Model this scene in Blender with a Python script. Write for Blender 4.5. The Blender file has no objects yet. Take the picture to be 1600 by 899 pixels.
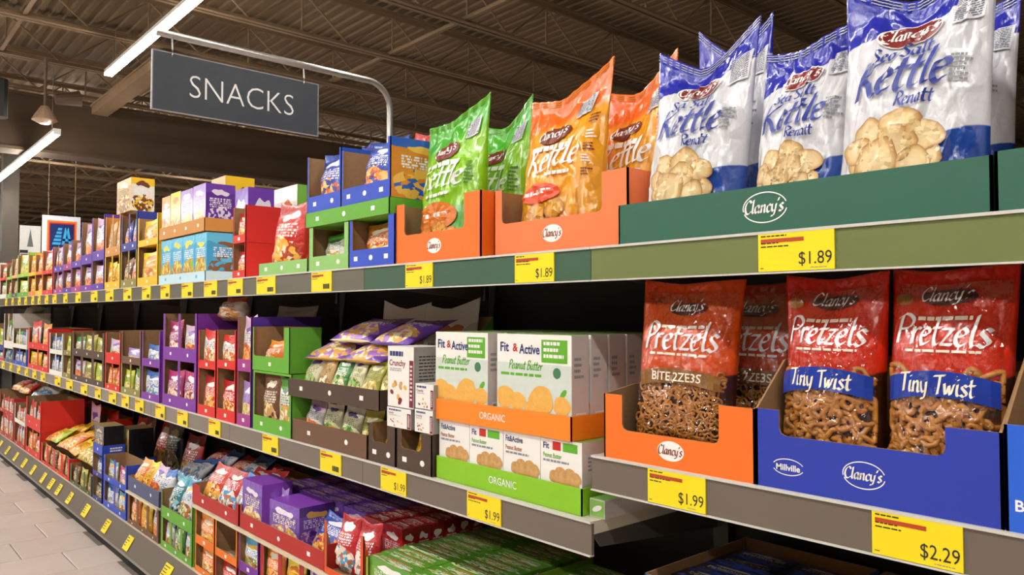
import bpy, math, random
from mathutils import Vector, Matrix, noise
R = math.radians
rnd = random.Random(7)
SC = bpy.context.scene
COL = SC.collection

# ------------------------------------------------------------------ camera
F = 1200.0
TH, PITCH = math.atan(1065 / F), math.atan(40.5 / F)
CAM = Vector((0, -1.25, 1.27))
_c, _s, _cp, _sp = math.cos(TH), math.sin(TH), math.cos(PITCH), math.sin(PITCH)
FW = Vector((-_c * _cp, _s * _cp, _sp)); RT = Vector((_s, _c, 0)); UP = RT.cross(FW)
cd = bpy.data.cameras.new('camera'); cd.sensor_width = 36; cd.lens = 36 * F / 1600
cd.clip_end = 200; cd.clip_start = .02
cam = bpy.data.objects.new('camera', cd); COL.objects.link(cam)
cam.matrix_world = Matrix((RT, UP, -FW)).transposed().to_4x4(); cam.location = CAM
SC.camera = cam

# ------------------------------------------------------------------ world, exposure
W = bpy.data.worlds.new('world'); SC.world = W; W.use_nodes = True
W.node_tree.nodes['Background'].inputs[0].default_value = (1, .93, .85, 1)
W.node_tree.nodes['Background'].inputs[1].default_value = .25
vs = SC.view_settings; vs.view_transform = 'Standard'; vs.look = 'None'; vs.gamma = 1
vs.use_curve_mapping = False; vs.exposure = 0.0
LED = 95.0            # emission of the linear LED diffusers

def at(px, py, y):
    d = FW * F + RT * (px - 800) + UP * (449.5 - py)
    return CAM + d * ((y - CAM.y) / d.y)
def PX(px, y=0.0): return at(px, 450, y).x
def ZP(px, py, y=0.0): return at(px, py, y).z

# ------------------------------------------------------------------ materials
def lin(c):
    if isinstance(c, str):
        c = c.lstrip('#'); c = [int(c[i:i + 2], 16) / 255 for i in (0, 2, 4)]
    return tuple((v / 12.92 if v <= .04045 else ((v + .055) / 1.055) ** 2.4) for v in c) + (1,)
_mc = {}
class NT:
    def __init__(s, name, rough=.5, metal=0, coat=0, spec=.5):
        s.m = bpy.data.materials.new(name); s.m.use_nodes = True; s.t = s.m.node_tree; s.n = s.t.nodes
        s.b = s.n['Principled BSDF']; s.b.inputs['Roughness'].default_value = rough; s.b.inputs['Metallic'].default_value = metal
        s.b.inputs['Coat Weight'].default_value = coat; s.b.inputs['Coat Roughness'].default_value = .12
        s.b.inputs['Specular IOR Level'].default_value = spec
    def new(s, t, **k):
        n = s.n.new(t)
        for a, v in k.items(): setattr(n, a, v)
        return n
    def put(s, sock, v):
        if hasattr(v, 'is_output'): s.t.links.new(v, sock)
        else: sock.default_value = v
    def math(s, op, a, b=0.0, c=0.0):
        n = s.new('ShaderNodeMath', operation=op)
        s.put(n.inputs[0], a); s.put(n.inputs[1], b); s.put(n.inputs[2], c); return n.outputs[0]
    def mix(s, f, a, b):
        n = s.new('ShaderNodeMix', data_type='RGBA')
        s.put(n.inputs[0], f); s.put(n.inputs[6], a); s.put(n.inputs[7], b); return n.outputs[2]
    def noise(s, vec, scale, detail=2, rough=.5, out=0):
        n = s.new('ShaderNodeTexNoise'); s.put(n.inputs['Vector'], vec); n.inputs['Scale'].default_value = scale
        n.inputs['Detail'].default_value = detail; n.inputs['Roughness'].default_value = rough; return n.outputs[out]
    def vor(s, vec, scale, out='Color'):
        n = s.new('ShaderNodeTexVoronoi'); s.put(n.inputs['Vector'], vec); n.inputs['Scale'].default_value = scale; return n.outputs[out]
    def ramp(s, f, stops, const=False):
        n = s.new('ShaderNodeValToRGB'); e = n.color_ramp.elements
        if const: n.color_ramp.interpolation = 'CONSTANT'
        e[0].position = stops[0][0]; e[0].color = lin(stops[0][1]); e[1].position = stops[-1][0]; e[1].color = lin(stops[-1][1])
        for p, c in stops[1:-1]: x = e.new(p); x.color = lin(c)
        s.put(n.inputs[0], f); return n.outputs[0]
    def comb(s, x, y, z=0.0):
        n = s.new('ShaderNodeCombineXYZ'); s.put(n.inputs[0], x); s.put(n.inputs[1], y); s.put(n.inputs[2], z); return n.outputs[0]
    def bump(s, h, strength=.3, dist=.002):
        n = s.new('ShaderNodeBump'); n.inputs['Strength'].default_value = strength; n.inputs['Distance'].default_value = dist
        s.put(n.inputs['Height'], h); s.t.links.new(n.outputs[0], s.b.inputs['Normal'])
    def col(s, v): s.put(s.b.inputs['Base Color'], v)
    def coord(s, k='Object'): return s.new('ShaderNodeTexCoord').outputs[k]

def mat(name, c, rough=.5, metal=0, var=.06, scale=30, coat=0, spec=.5):
    """plain procedural material with faint mottling"""
    if name in _mc: return _mc[name]
    t = NT(name, rough, metal, coat, spec); l = lin(c)
    n = t.noise(t.coord(), scale, 3)
    d = tuple(v * (1 - var * 2) for v in l[:3]) + (1,); b = tuple(min(1, v * (1 + var)) for v in l[:3]) + (1,)
    t.col(t.mix(n, d, b)); _mc[name] = t.m; return t.m

def printed(name, base, band, logo, text, food, rough=.38, coat=.3, foil=True, bandv=.78, foodv=.27, crinkle=.35):
    """wrapper print: band at the top, blurred logo, lines of type, food picture near the foot. UV driven"""
    if name in _mc: return _mc[name]
    t = NT(name, rough, 0, coat)
    uv = t.coord('UV'); sx = t.new('ShaderNodeSeparateXYZ'); t.put(sx.inputs[0], uv); u, v = sx.outputs[0], sx.outputs[1]
    r = t.new('ShaderNodeObjectInfo').outputs['Random']; rz = t.math('MULTIPLY', r, 37.0)
    vec = t.comb(u, v, rz)
    wob = t.math('MULTIPLY', t.math('SUBTRACT', t.noise(vec, 3.0, 1), .5), .25)
    c = t.mix(t.math('MULTIPLY', t.noise(vec, 5, 2), .35), lin(base), tuple(x * .55 for x in lin(base)[:3]) + (1,))
    c = t.mix(t.math('GREATER_THAN', t.math('ADD', v, wob), bandv), c, lin(band))
    def ell(cx, cy, rx, ry):
        a = t.math('POWER', t.math('ABSOLUTE', t.math('DIVIDE', t.math('SUBTRACT', u, cx), rx)), 2.0)
        b = t.math('POWER', t.math('ABSOLUTE', t.math('DIVIDE', t.math('SUBTRACT', t.math('ADD', v, wob), cy), ry)), 2.0)
        return t.math('LESS_THAN', t.math('ADD', a, b), 1.0)
    # food picture
    vv = t.comb(t.math('MULTIPLY', u, 1.0), t.math('MULTIPLY', v, 1.3), rz)
    dv = t.new('ShaderNodeVectorMath', operation='ADD'); t.put(dv.inputs[0], vv)
    nz = t.noise(vec, 6, 2, .5, 1); sc = t.new('ShaderNodeVectorMath', operation='SCALE'); t.put(sc.inputs[0], nz); sc.inputs['Scale'].default_value = .18
    t.put(dv.inputs[1], sc.outputs[0])
    vc = t.new('ShaderNodeSeparateXYZ'); t.put(vc.inputs[0], t.vor(dv.outputs[0], 11.0))
    fc = t.ramp(vc.outputs[0], [(0, food[0]), (.3, food[1]), (.55, food[2]), (.8, food[0] if len(food) < 4 else food[3])], True)
    c = t.mix(ell(.5, foodv - .03, .47, .26), c, fc)
    # logo and type
    c = t.mix(ell(.5, .80, .3, .07), c, lin(logo))
    rows = t.math('MULTIPLY', v, 23.0); fl_ = t.math('FLOOR', rows); fr = t.math('FRACT', rows)
    tn = t.noise(t.comb(t.math('MULTIPLY', u, 27.0), t.math('MULTIPLY', fl_, 5.3), rz), 1.7, 2)
    inb = t.math('MULTIPLY', t.math('LESS_THAN', t.math('ABSOLUTE', t.math('SUBTRACT', u, .5)), .37), t.math('LESS_THAN', t.math('ABSOLUTE', t.math('SUBTRACT', v, .60)), .105))
    inb = t.math('MULTIPLY', inb, t.math('GREATER_THAN', fr, .3))
    c = t.mix(t.math('MULTIPLY', inb, t.math('GREATER_THAN', tn, .5)), c, lin(text))
    t.col(c)
    if foil: t.bump(t.noise(vec, 9, 3, .6), crinkle, .02)
    _mc[name] = t.m; return t.m

def regions(name, base, regs, rough=.3, coat=.4, bump=.4, mott=.1):
    """base colour with regions v > a+b*u+c*(u-.5)^2 ('>') or '<' painted over: printed film"""
    if name in _mc: return _mc[name]
    t = NT(name, rough, 0, coat)
    sx = t.new('ShaderNodeSeparateXYZ'); uv = t.coord('UV'); t.put(sx.inputs[0], uv); u, v = sx.outputs[0], sx.outputs[1]
    n = t.noise(uv, 4, 2)
    b = lin(base); c = t.mix(t.math('MULTIPLY', n, mott * 2), b, tuple(x * .6 for x in b[:3]) + (1,))
    um = t.math('SUBTRACT', u, .5); uq = t.math('MULTIPLY', um, um)
    for (sg, a, bb, cc, col, soft) in regs:
        e = t.math('ADD', a, t.math('ADD', t.math('MULTIPLY', u, bb), t.math('MULTIPLY', uq, cc)))
        d = t.math('SUBTRACT', v, e) if sg == '>' else t.math('SUBTRACT', e, v)
        f = t.new('ShaderNodeMath', operation='MULTIPLY_ADD', use_clamp=True)
        t.put(f.inputs[0], d); f.inputs[1].default_value = 1 / max(soft, .002); f.inputs[2].default_value = .5
        c = t.mix(f.outputs[0], c, lin(col))
    cr = t.math('ABSOLUTE', t.math('SUBTRACT', t.noise(uv, 4.5, 2, .5), .5))
    t.col(c); t.bump(t.math('ADD', t.math('MULTIPLY', cr, 1.6), t.math('MULTIPLY', t.noise(uv, 11, 3, .6), .35)), bump * 1.3, .02)
    _mc[name] = t.m; return t.m

# ------------------------------------------------------------------ mesh helpers
class MB:
    def __init__(s): s.v = []; s.f = []; s.m = []; s.uv = []
    def face(s, pts, m=0, uv=None):
        i = len(s.v); s.v += [tuple(p) for p in pts]; s.f.append(tuple(range(i, i + len(pts)))); s.m.append(m)
        s.uv.append(uv or [(0, 0), (1, 0), (1, 1), (0, 1)][:len(pts)] + [(0, 0)] * max(0, len(pts) - 4))
    def box(s, x0, x1, y0, y1, z0, z1, m=0, ms=None):
        """six faces; ms = materials for front(-y), right(+x), back, left, top, bottom"""
        ms = ms or [m] * 6
        P = lambda a, b, c: ((x0, x1)[a], (y0, y1)[b], (z0, z1)[c])
        for k, q in enumerate(([(0,0,0),(1,0,0),(1,0,1),(0,0,1)], [(1,0,0),(1,1,0),(1,1,1),(1,0,1)], [(1,1,0),(0,1,0),(0,1,1),(1,1,1)],
                  [(0,1,0),(0,0,0),(0,0,1),(0,1,1)], [(0,0,1),(1,0,1),(1,1,1),(0,1,1)], [(0,1,0),(1,1,0),(1,0,0),(0,0,0)])):
            s.face([P(*a) for a in q], ms[k])
    def panel(s, pts, off, mo=0, mi=1):
        """polygon extruded by vector off (inwards); outer face mo, rest mi"""
        pts = [Vector(p) for p in pts]; off = Vector(off); n = len(pts)
        nr = sum(((pts[i] - pts[0]).cross(pts[(i + 1) % n] - pts[0]) for i in range(1, n - 1)), Vector())
        if nr.dot(off) > 0: pts = pts[::-1]
        inn = [p + off for p in pts]
        lo = [min(p[k] for p in pts) for k in range(3)]; hi = [max(p[k] for p in pts) for k in range(3)]
        a = 0 if hi[0] - lo[0] > hi[1] - lo[1] else 1
        uvf = lambda p: ((p[a] - lo[a]) / max(hi[a] - lo[a], 1e-6), (p[2] - lo[2]) / max(hi[2] - lo[2], 1e-6))
        s.face(pts, mo, [uvf(p) for p in pts]); s.face(inn[::-1], mi)
        for i in range(n): j = (i + 1) % n; s.face([pts[j], pts[i], inn[i], inn[j]], mi)
    def tube(s, pts, r, seg=8, m=0, closed=False, cap=True):
        pts = [Vector(p) for p in pts]; n = len(pts); b0 = len(s.v)
        ref = Vector((0, 0, 1))
        for i, p in enumerate(pts):
            d = (pts[(i + 1) % n] - pts[i - 1]) if closed else (pts[min(i + 1, n - 1)] - pts[max(i - 1, 0)])
            d.normalize(); a = d.cross(ref if abs(d.z) < .95 else Vector((1, 0, 0))).normalized(); b = d.cross(a)
            rr = r[i] if isinstance(r, (list, tuple)) else r
            for k in range(seg): t = 2 * math.pi * k / seg; s.v.append(tuple(p + a * (rr * math.cos(t)) + b * (rr * math.sin(t))))
        for i in range(n if closed else n - 1):
            j = (i + 1) % n
            for k in range(seg):
                l = (k + 1) % seg
                s.f.append((b0 + i * seg + k, b0 + i * seg + l, b0 + j * seg + l, b0 + j * seg + k)); s.m.append(m); s.uv.append([(0, 0)] * 4)
        if cap and not closed:
            for i in (0, n - 1): s.f.append(tuple(b0 + i * seg + k for k in range(seg))); s.m.append(m); s.uv.append([(0, 0)] * seg)
    def mesh(s, name, mats, smooth=False):
        me = bpy.data.meshes.new(name); me.from_pydata(s.v, [], s.f)
        for m in mats: me.materials.append(m)
        me.polygons.foreach_set('material_index', s.m)
        if smooth: me.polygons.foreach_set('use_smooth', [True] * len(s.f))
        ul = me.uv_layers.new(name='UVMap'); flat = [c for f in s.uv for q in f for c in q]
        ul.data.foreach_set('uv', flat); me.update(); return me
    def build(s, name, mats, parent=None, smooth=False, loc=None, rot=None):
        return link(name, s.mesh(name, mats if isinstance(mats, (list, tuple)) else [mats], smooth), parent, loc, rot)

def link(name, me, parent=None, loc=None, rot=None):
    o = bpy.data.objects.new(name, me); COL.objects.link(o); o.parent = parent
    if loc is not None: o.location = loc
    if rot is not None: o.rotation_euler = rot
    return o
SEEN = {}
def tag(o, label, cat=None, group=None, kind=None):
    if label:
        o['label'] = label
        SEEN.setdefault(label, []).append(o.name)
        n = len(label.replace(',', ' ').split())
        if n > 16 or n < 4: print('LABEL LENGTH', n, label)
    if cat: o['category'] = cat
    if group: o['group'] = group
    if kind: o['kind'] = kind
    return o
def thing(name, label, cat, loc=(0, 0, 0), rot=(0, 0, 0), group=None, kind=None):
    o = bpy.data.objects.new(name, None); COL.objects.link(o); o.location = loc; o.rotation_euler = rot
    o.empty_display_size = .05
    return tag(o, label, cat, group, kind)
ORD = ['first', 'second', 'third', 'fourth', 'fifth', 'sixth', 'seventh', 'eighth', 'ninth', 'tenth', 'eleventh', 'twelfth',
       'thirteenth', 'fourteenth', 'fifteenth', 'sixteenth', 'seventeenth', 'eighteenth', 'nineteenth', 'twentieth']
def place(i, n):
    if n == 1: return 'the only one'
    if n == 2: return ('left one', 'right one')[i]
    if n == 3: return ('left one', 'middle one', 'right one')[i]
    return 'leftmost one' if i == 0 else 'rightmost one' if i == n - 1 else ORD[i] + ' from left'

# ------------------------------------------------------------------ lettering
GL = {  # strokes of a broad-nib italic hand; x-height 1, ascender 1.75
 'a': (.86, [[(.62,.85),(.4,1),(.12,.72),(.1,.28),(.27,.02),(.5,.22),(.62,.6)], [(.66,1),(.6,.3),(.68,.03),(.88,.15)]]),
 'b': (.8, [[(.25,1.75),(.16,.4),(.3,.02),(.58,.2),(.64,.65),(.45,.98),(.2,.7)]]),
 'c': (.68, [[(.6,.8),(.42,1),(.15,.75),(.1,.3),(.3,0),(.62,.18)]]),
 'd': (.86, [[(.62,.85),(.4,1),(.12,.72),(.1,.28),(.27,.02),(.5,.22),(.62,.6)], [(.72,1.75),(.6,.3),(.68,.03),(.88,.15)]]),
 'e': (.7, [[(.12,.5),(.45,.58),(.58,.8),(.4,1),(.15,.75),(.1,.3),(.3,0),(.64,.18)]]),
 'g': (.8, [[(.62,.85),(.4,1),(.12,.72),(.1,.28),(.27,.02),(.5,.22),(.62,.6)], [(.66,1),(.58,.2),(.42,-.45),(.08,-.5)]]),
 'i': (.42, [[(.2,1),(.15,.25),(.25,.02),(.42,.14)], [(.24,1.35),(.26,1.45)]]),
 'k': (.75, [[(.25,1.75),(.12,0)], [(.62,.95),(.2,.5),(.4,.3),(.55,.02),(.75,.1)]]),
 'l': (.46, [[(.26,1.75),(.18,.4),(.27,.02),(.46,.14)]]),
 'm': (1.2, [[(.15,1),(.13,0)], [(.14,.6),(.36,.98),(.52,.85),(.5,0)], [(.51,.6),(.74,.98),(.92,.85),(.9,.25),(1,.02),(1.16,.12)]]),
 'n': (.84, [[(.15,1),(.13,0)], [(.14,.55),(.4,.98),(.6,.85),(.57,.25),(.66,.02),(.84,.14)]]),
 'o': (.76, [[(.4,1),(.14,.72),(.1,.28),(.32,0),(.6,.28),(.64,.72),(.4,1)]]),
 'p': (.8, [[(.18,1),(.1,-.55)], [(.16,.6),(.42,.98),(.66,.7),(.55,.15),(.3,.02),(.15,.2)]]),
 'r': (.56, [[(.15,1),(.13,0)], [(.14,.55),(.36,.95),(.56,.9)]]),
 's': (.64, [[(.56,.85),(.36,1),(.14,.78),(.35,.52),(.54,.25),(.32,0),(.04,.14)]]),
 't': (.58, [[(.3,1.5),(.2,.35),(.32,0),(.56,.14)], [(.02,1),(.58,1.02)]]),
 'u': (.84, [[(.15,1),(.13,.3),(.3,.02),(.55,.3)], [(.64,1),(.58,.25),(.68,.02),(.84,.14)]]),
 'w': (1., [[(.08,1),(.2,.05),(.48,.85)], [(.48,.85),(.6,.05),(.92,1)]]),
 'y': (.78, [[(.1,1),(.12,.35),(.3,.05),(.55,.3)], [(.66,1),(.58,.2),(.4,-.45),(.05,-.5)]]),
 'z': (.66, [[(.08,.95),(.57,.95)], [(.57,.95),(.06,.05)], [(.06,.05),(.62,.05)]]),
 "'": (.3, [[(.22,1.75),(.1,1.35)]]), ' ': (.42, []),
 'C': (1.0, [[(.95,1.4),(.65,1.72),(.25,1.35),(.1,.7),(.33,.03),(.75,.05),(1,.35)]]),
 'K': (1.06, [[(.28,1.75),(.12,0)], [(1.05,1.7),(.6,1.25),(.22,.85)], [(.22,.85),(.55,.62),(.85,.05),(1.1,.0)]]),
 'P': (.9, [[(.28,1.65),(.15,0)], [(.05,1.45),(.5,1.74),(.92,1.42),(.75,.95),(.25,.8)]]),
 'R': (.95, [[(.28,1.65),(.15,0)], [(.05,1.45),(.5,1.74),(.9,1.42),(.7,.95),(.25,.85)], [(.4,.85),(.65,.3),(.95,0)]]),
 'S': (.88, [[(.8,1.45),(.52,1.72),(.2,1.4),(.45,.95),(.72,.5),(.42,0),(.04,.2)]]),
 'T': (.86, [[(.02,1.58),(1,1.7)], [(.56,1.65),(.42,0)]]),
 'B': (.9, [[(.28,1.65),(.15,0)], [(.05,1.5),(.5,1.74),(.82,1.4),(.3,.95)], [(.3,.95),(.8,.7),(.6,.05),(.12,.05)]]),
}
def cat(P, n):
    if len(P) == 2: return [Vector(P[0]).lerp(Vector(P[1]), i / n) for i in range(n + 1)]
    P = [Vector(p) for p in P]; out = []
    Q = [P[0] * 2 - P[1]] + P + [P[-1] * 2 - P[-2]]
    for i in range(1, len(Q) - 2):
        a, b, c, d = Q[i - 1], Q[i], Q[i + 1], Q[i + 2]
        for k in range(n):
            t = k / n; out.append(.5 * ((2 * b) + (c - a) * t + (2 * a - 5 * b + 4 * c - d) * t * t + (3 * b - a - 3 * c + d) * t ** 3))
    out.append(P[-1]); return out
def script_strokes(s, x, y, size, slant=.18, align='c'):
    wd = sum(GL[ch][0] for ch in s) * size
    x0 = x - wd / 2 if align == 'c' else x
    res = []
    for ch in s:
        adv, st = GL[ch]
        for k in st:
            res.append([Vector((x0 + (p.x + p.y * slant) * size, y + p.y * size)) for p in cat(k, 5)])
        x0 += adv * size
    return res
_fc = {}
def sans(s, bold=0.0):
    if (s, bold) in _fc: return _fc[(s, bold)]
    cu = bpy.data.curves.new('lettering', 'FONT'); cu.body = s; cu.size = 1; cu.offset = bold; cu.resolution_u = 3; cu.fill_mode = 'FRONT'
    o = bpy.data.objects.new('lettering', cu); COL.objects.link(o)
    bpy.context.view_layer.update()
    dg = bpy.context.evaluated_depsgraph_get(); me = o.evaluated_get(dg).to_mesh()
    v = [p.co.xy.copy() for p in me.vertices]; f = [tuple(p.vertices) for p in me.polygons]
    o.evaluated_get(dg).to_mesh_clear(); bpy.data.objects.remove(o); bpy.data.curves.remove(cu)
    xs = [p.x for p in v]; x0, x1 = min(xs), max(xs)
    v = [(p.x - x0, p.y) for p in v]
    _fc[(s, bold)] = (v, f, x1 - x0); return _fc[(s, bold)]

class Art:
    """flat print laid on a surface: map(x, y, layer) -> point; each call makes one child of root"""
    def __init__(s, root, fn): s.root = root; s.fn = fn
    def _mk(s, mb, name, m):
        return mb.build(name, m, s.root, True)
    def ribbons(s, strokes, m, name, layer=2, nib=(.5, .4), mb=None, width=.004):
        mb = mb or MB(); nx, ny = nib; l = math.hypot(nx, ny); nv = Vector((nx / l, ny / l)) * width / 2
        for st in strokes:
            for a, b in zip(st, st[1:]):
                d = (b - a); L = d.length or 1e-6
                pn = Vector((-d.y, d.x)) / L * width * .16
                k = nv + (pn if pn.dot(nv) >= 0 else -pn)
                q = [a - k, b - k, b + k, a + k]
                mb.face([s.fn(p.x, p.y, layer) for p in q], 0)
        return s._mk(mb, name, m)
    def script(s, txt, x, y, size, m, name='printed_lettering', layer=3, wt=.24, align='c', slant=.18, rise=0.0):
        st = script_strokes(txt, 0, 0, size, slant, align)
        cr, sr = math.cos(rise), math.sin(rise)
        st = [[Vector((x + p.x * cr - p.y * sr, y + p.x * sr + p.y * cr)) for p in k] for k in st]
        return s.ribbons(st, m, name, layer, (.75, .55), width=size * wt)
    def sans(s, txt, x, y, size, m, name='printed_lettering', layer=3, bold=0.0, align='c', wmax=None, rise=0.0, sx=1.0):
        v, f, wd = sans(txt, bold); k = size
        ox = {'c': -wd / 2, 'l': 0, 'r': -wd}[align]
        cr, sr = math.cos(rise), math.sin(rise); mb = MB()
        pts = [((p[0] + ox) * k * sx, p[1] * k) for p in v]
        pts = [s.fn(x + a * cr - b * sr, y + a * sr + b * cr, layer) for a, b in pts]
        for q in f: mb.face([pts[i] for i in q], 0, [(0, 0)] * len(q))
        return s._mk(mb, name, m)
    def fan(s, cx, cy, outline, m, name, layer=1, rings=4):
        mb = MB(); n = len(outline); c = Vector((cx, cy)); O = [Vector(p) for p in outline]
        for r in range(rings):
            a, b = r / rings, (r + 1) / rings
            for i in range(n):
                j = (i + 1) % n
                q = [c.lerp(O[i], b), c.lerp(O[j], b)] + ([c.lerp(O[j], a), c.lerp(O[i], a)] if r else [c])
                uv = [(b, i / n), (b, i / n)] + [(a, i / n)] * (2 if r else 1)
                mb.face([s.fn(p.x, p.y, layer) for p in q], 0, uv)
        return s._mk(mb, name, m)
    def oval(s, cx, cy, rx, ry, m, name, layer=1, rings=4, n=28, rise=0.0):
        cr, sr = math.cos(rise), math.sin(rise)
        P = [(rx * math.cos(2 * math.pi * i / n), ry * math.sin(2 * math.pi * i / n)) for i in range(n)]
        return s.fan(cx, cy, [(cx + a * cr - b * sr, cy + a * sr + b * cr) for a, b in P], m, name, layer, rings)
    def ring(s, cx, cy, rx, ry, m, name, layer, wd, n=40, a0=0, a1=360):
        mb = MB()
        for i in range(n):
            t0, t1 = (R(a0 + (a1 - a0) * k / n) for k in (i, i + 1))
            q = [(cx + (rx + d) * math.cos(t), cy + (ry + d) * math.sin(t)) for t, d in ((t0, 0), (t0, wd), (t1, wd), (t1, 0))]
            mb.face([s.fn(*p, layer) for p in q], 0)
        return s._mk(mb, name, m)
    def rect(s, x0, y0, x1, y1, m, name, layer=1, nx=1, ny=1, arc=0.0, skew=0.0):
        mb = MB()
        def f(i, j):
            u, v = i / nx, j / ny
            return s.fn(x0 + (x1 - x0) * u + skew * v, y0 + (y1 - y0) * v + arc * (1 - (2 * u - 1) ** 2), layer)
        for i in range(nx):
            for j in range(ny):
                mb.face([f(i, j), f(i + 1, j), f(i + 1, j + 1), f(i, j + 1)], 0,
                        [(i / nx, j / ny), ((i + 1) / nx, j / ny), ((i + 1) / nx, (j + 1) / ny), (i / nx, (j + 1) / ny)])
        return s._mk(mb, name, m)
    def bars(s, x0, y0, x1, y1, n, m, name, layer=2, seed=0, jag=.5, fill=.5, vertical=False):
        """illegible small type or a bar code as thin bars"""
        mb = MB(); r = random.Random(seed)
        for k in range(n):
            if vertical:
                a = x0 + (x1 - x0) * k / n; b = a + (x1 - x0) / n * r.uniform(.3, .7); q = [(a, y0), (b, y0), (b, y1), (a, y1)]
                mb.face([s.fn(*p, layer) for p in q], 0)
            else:
                b = y1 - (y1 - y0) * k / n; a = b - (y1 - y0) / n * fill; x = x0; e = x0 + (x1 - x0) * r.uniform(1 - jag, 1)
                while x < e:
                    w = min((x1 - x0) * r.uniform(.08, .22), e - x)
                    q = [(x, a), (x + w, a), (x + w, b), (x, b)]; mb.face([s.fn(*p, layer) for p in q], 0); x += w + (x1 - x0) * .03
        return s._mk(mb, name, m)
def flat_front(y, lift=.0006): return lambda a, b, l: (a, y - lift * l, b)
def flat_right(x, lift=.0006): return lambda a, b, l: (x + lift * l, a, b)

# ------------------------------------------------------------------ common materials
KRAFT = mat('kraft_board', '#9a7650', .85, var=.1, scale=60)
WHITE = mat('white_ink', '#f2f1ec', .5); BLACK = mat('black_ink', '#26241f', .6)
INKBLUE = mat('blue_ink', '#2a3a96', .4); INKRED = mat('dark_red_ink', '#6b1a1c', .4); INKORANGE = mat('orange_ink', '#d8621c', .5)
GREY = mat('grey_ink', '#8b8f94', .5); GOLD = mat('gold_ink', '#b98a2e', .4); TAGRED = mat('tag_red_ink', '#b8441a', .5)
TAGY = mat('tag_yellow', '#f6dc0c', .45, var=.02)
# ================================================================== SETTING
ZT, ZM, ZR, ZB = 1.415, .817, .962, .155       # tops: upper shelf, middle shelf, middle shelf of the nearest bay, base deck
BAYS = [-13.6, -12.55, -11.5, -10.45, -9.4, -8.36, -7.32, -6.28, -5.24, -4.2, -3.16, -2.1, -1.142, .3, 1.4]
X0, X1 = BAYS[0], BAYS[-1]

# floor: slab under single tiles
t = NT('grout', .8); t.col(t.mix(t.noise(t.coord(), 12, 3), lin('#5d544c'), lin('#7a7068'))); GROUT = t.m
fl = MB(); fl.box(-34, 8, -12, 26, -.12, -.006); floor = fl.build('floor', GROUT)
t = NT('far_tile', .35); bk = t.new('ShaderNodeTexBrick'); t.put(bk.inputs['Vector'], t.coord()); bk.inputs['Color1'].default_value = lin('#b8a89f'); bk.inputs['Color2'].default_value = lin('#c8bab1'); bk.inputs['Mortar'].default_value = lin('#7a7068')
bk.inputs['Scale'].default_value = 1; bk.inputs['Brick Width'].default_value = .36; bk.inputs['Row Height'].default_value = .36; bk.inputs['Mortar Size'].default_value = .003; t.col(bk.outputs[0]); FART = t.m
for q in ((-34, 8, -12, -4.45), (-34, 8, .6, 26), (-34, -13.7, -4.45, .6), (2.2, 8, -4.45, .6)):
    fb = MB(); fb.box(q[0], q[1], q[2], q[3], -.0059, -.001); fb.build('distant_floor', FART, floor); tag(floor, 'pale grey tiled supermarket floor', None, None, 'structure')
t = NT('floor_tile', .32); r = t.new('ShaderNodeObjectInfo').outputs['Random']; o = t.coord()
a = t.mix(t.noise(o, 9, 4, .6), lin('#b5a59c'), lin('#cbbdb4')); t.col(t.mix(t.math('MULTIPLY', r, .45), a, lin('#d6c9c0')))
t.bump(t.noise(o, 40, 2), .1, .001); TILE = t.m
TX, TY = .36, .36
tb = MB(); g = .003; b = .006
tb.face([(b, b, 0), (TX - b, b, 0), (TX - b, TY - b, 0), (b, TY - b, 0)])
for (p, q) in (((g, g), (TX - g, g)), ((TX - g, g), (TX - g, TY - g)), ((TX - g, TY - g), (g, TY - g)), ((g, TY - g), (g, g))):
    ins = lambda c: (min(max(c[0], b), TX - b), min(max(c[1], b), TY - b), 0)
    tb.face([(p[0], p[1], -.002), (q[0], q[1], -.002), ins(q), ins(p)]); tb.face([(p[0], p[1], -.008), (q[0], q[1], -.008), (q[0], q[1], -.002), (p[0], p[1], -.002)])
tme = tb.mesh('floor_tile', [TILE])
far = MB()
for i in range(-38, 6):
    for j in range(0, 12):
        x = i * TX; y = -.12 - (j + 1) * TY + (TY / 2 if i % 2 else 0)
        if y > -.13: y = -.12 - TY * .5
        if -9.6 < x < -2.0 and j < 11: link('tile', tme, floor, (x, y, 0))
        else:
            k = len(far.v); far.v += [(v.co.x + x, v.co.y + y, v.co.z) for v in tme.vertices]
            for p in tme.polygons: far.f.append(tuple(n + k for n in p.vertices)); far.m.append(0); far.uv.append([(0, 0)] * 4)
ft = far.build('distant_tiles', TILE, floor); ft['kind'] = 'stuff'

# ceiling: corrugated deck, open-web joists, bulkhead
t = NT('roof_deck', .75); o = t.coord(); t.col(t.mix(t.noise(o, 1.2, 4, .6), lin('#5c4930'), lin('#766044'))); DECK = t.m
STEEL = mat('joist_paint', '#7a6246', .65, var=.12, scale=3)
STEELD = mat('bulkhead_paint', '#4c3a27', .8, var=.12, scale=2)
cb = MB(); y = -9.0; zc = 4.75; prof = []
while y < 25: prof += [(y, zc), (y + .055, zc), (y + .07, zc - .022), (y + .125, zc - .022), (y + .14, zc)]; y += .14
for (a, b_) in zip(prof, prof[1:]):
    if a == b_: continue
    cb.face([(-34, a[0], a[1]), (6, a[0], a[1]), (6, b_[0], b_[1]), (-34, b_[0], b_[1])])
cb.box(-34, 6, -9, 25, zc + .02, zc + .12)
tag(cb.build('ceiling', DECK), 'brown corrugated metal roof deck', None, None, 'structure')
JZ0, JZ1 = 4.15, 4.66
wl = MB(); wl.tube([(0, 0, 0), (0, .55, JZ1 - JZ0 - .06)], .011, 6); wme = wl.mesh('web_bar', [STEEL])
wl2 = MB(); wl2.tube([(0, 0, JZ1 - JZ0 - .06), (0, .55, 0)], .011, 6); wme2 = wl2.mesh('web_bar', [STEEL])
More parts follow.
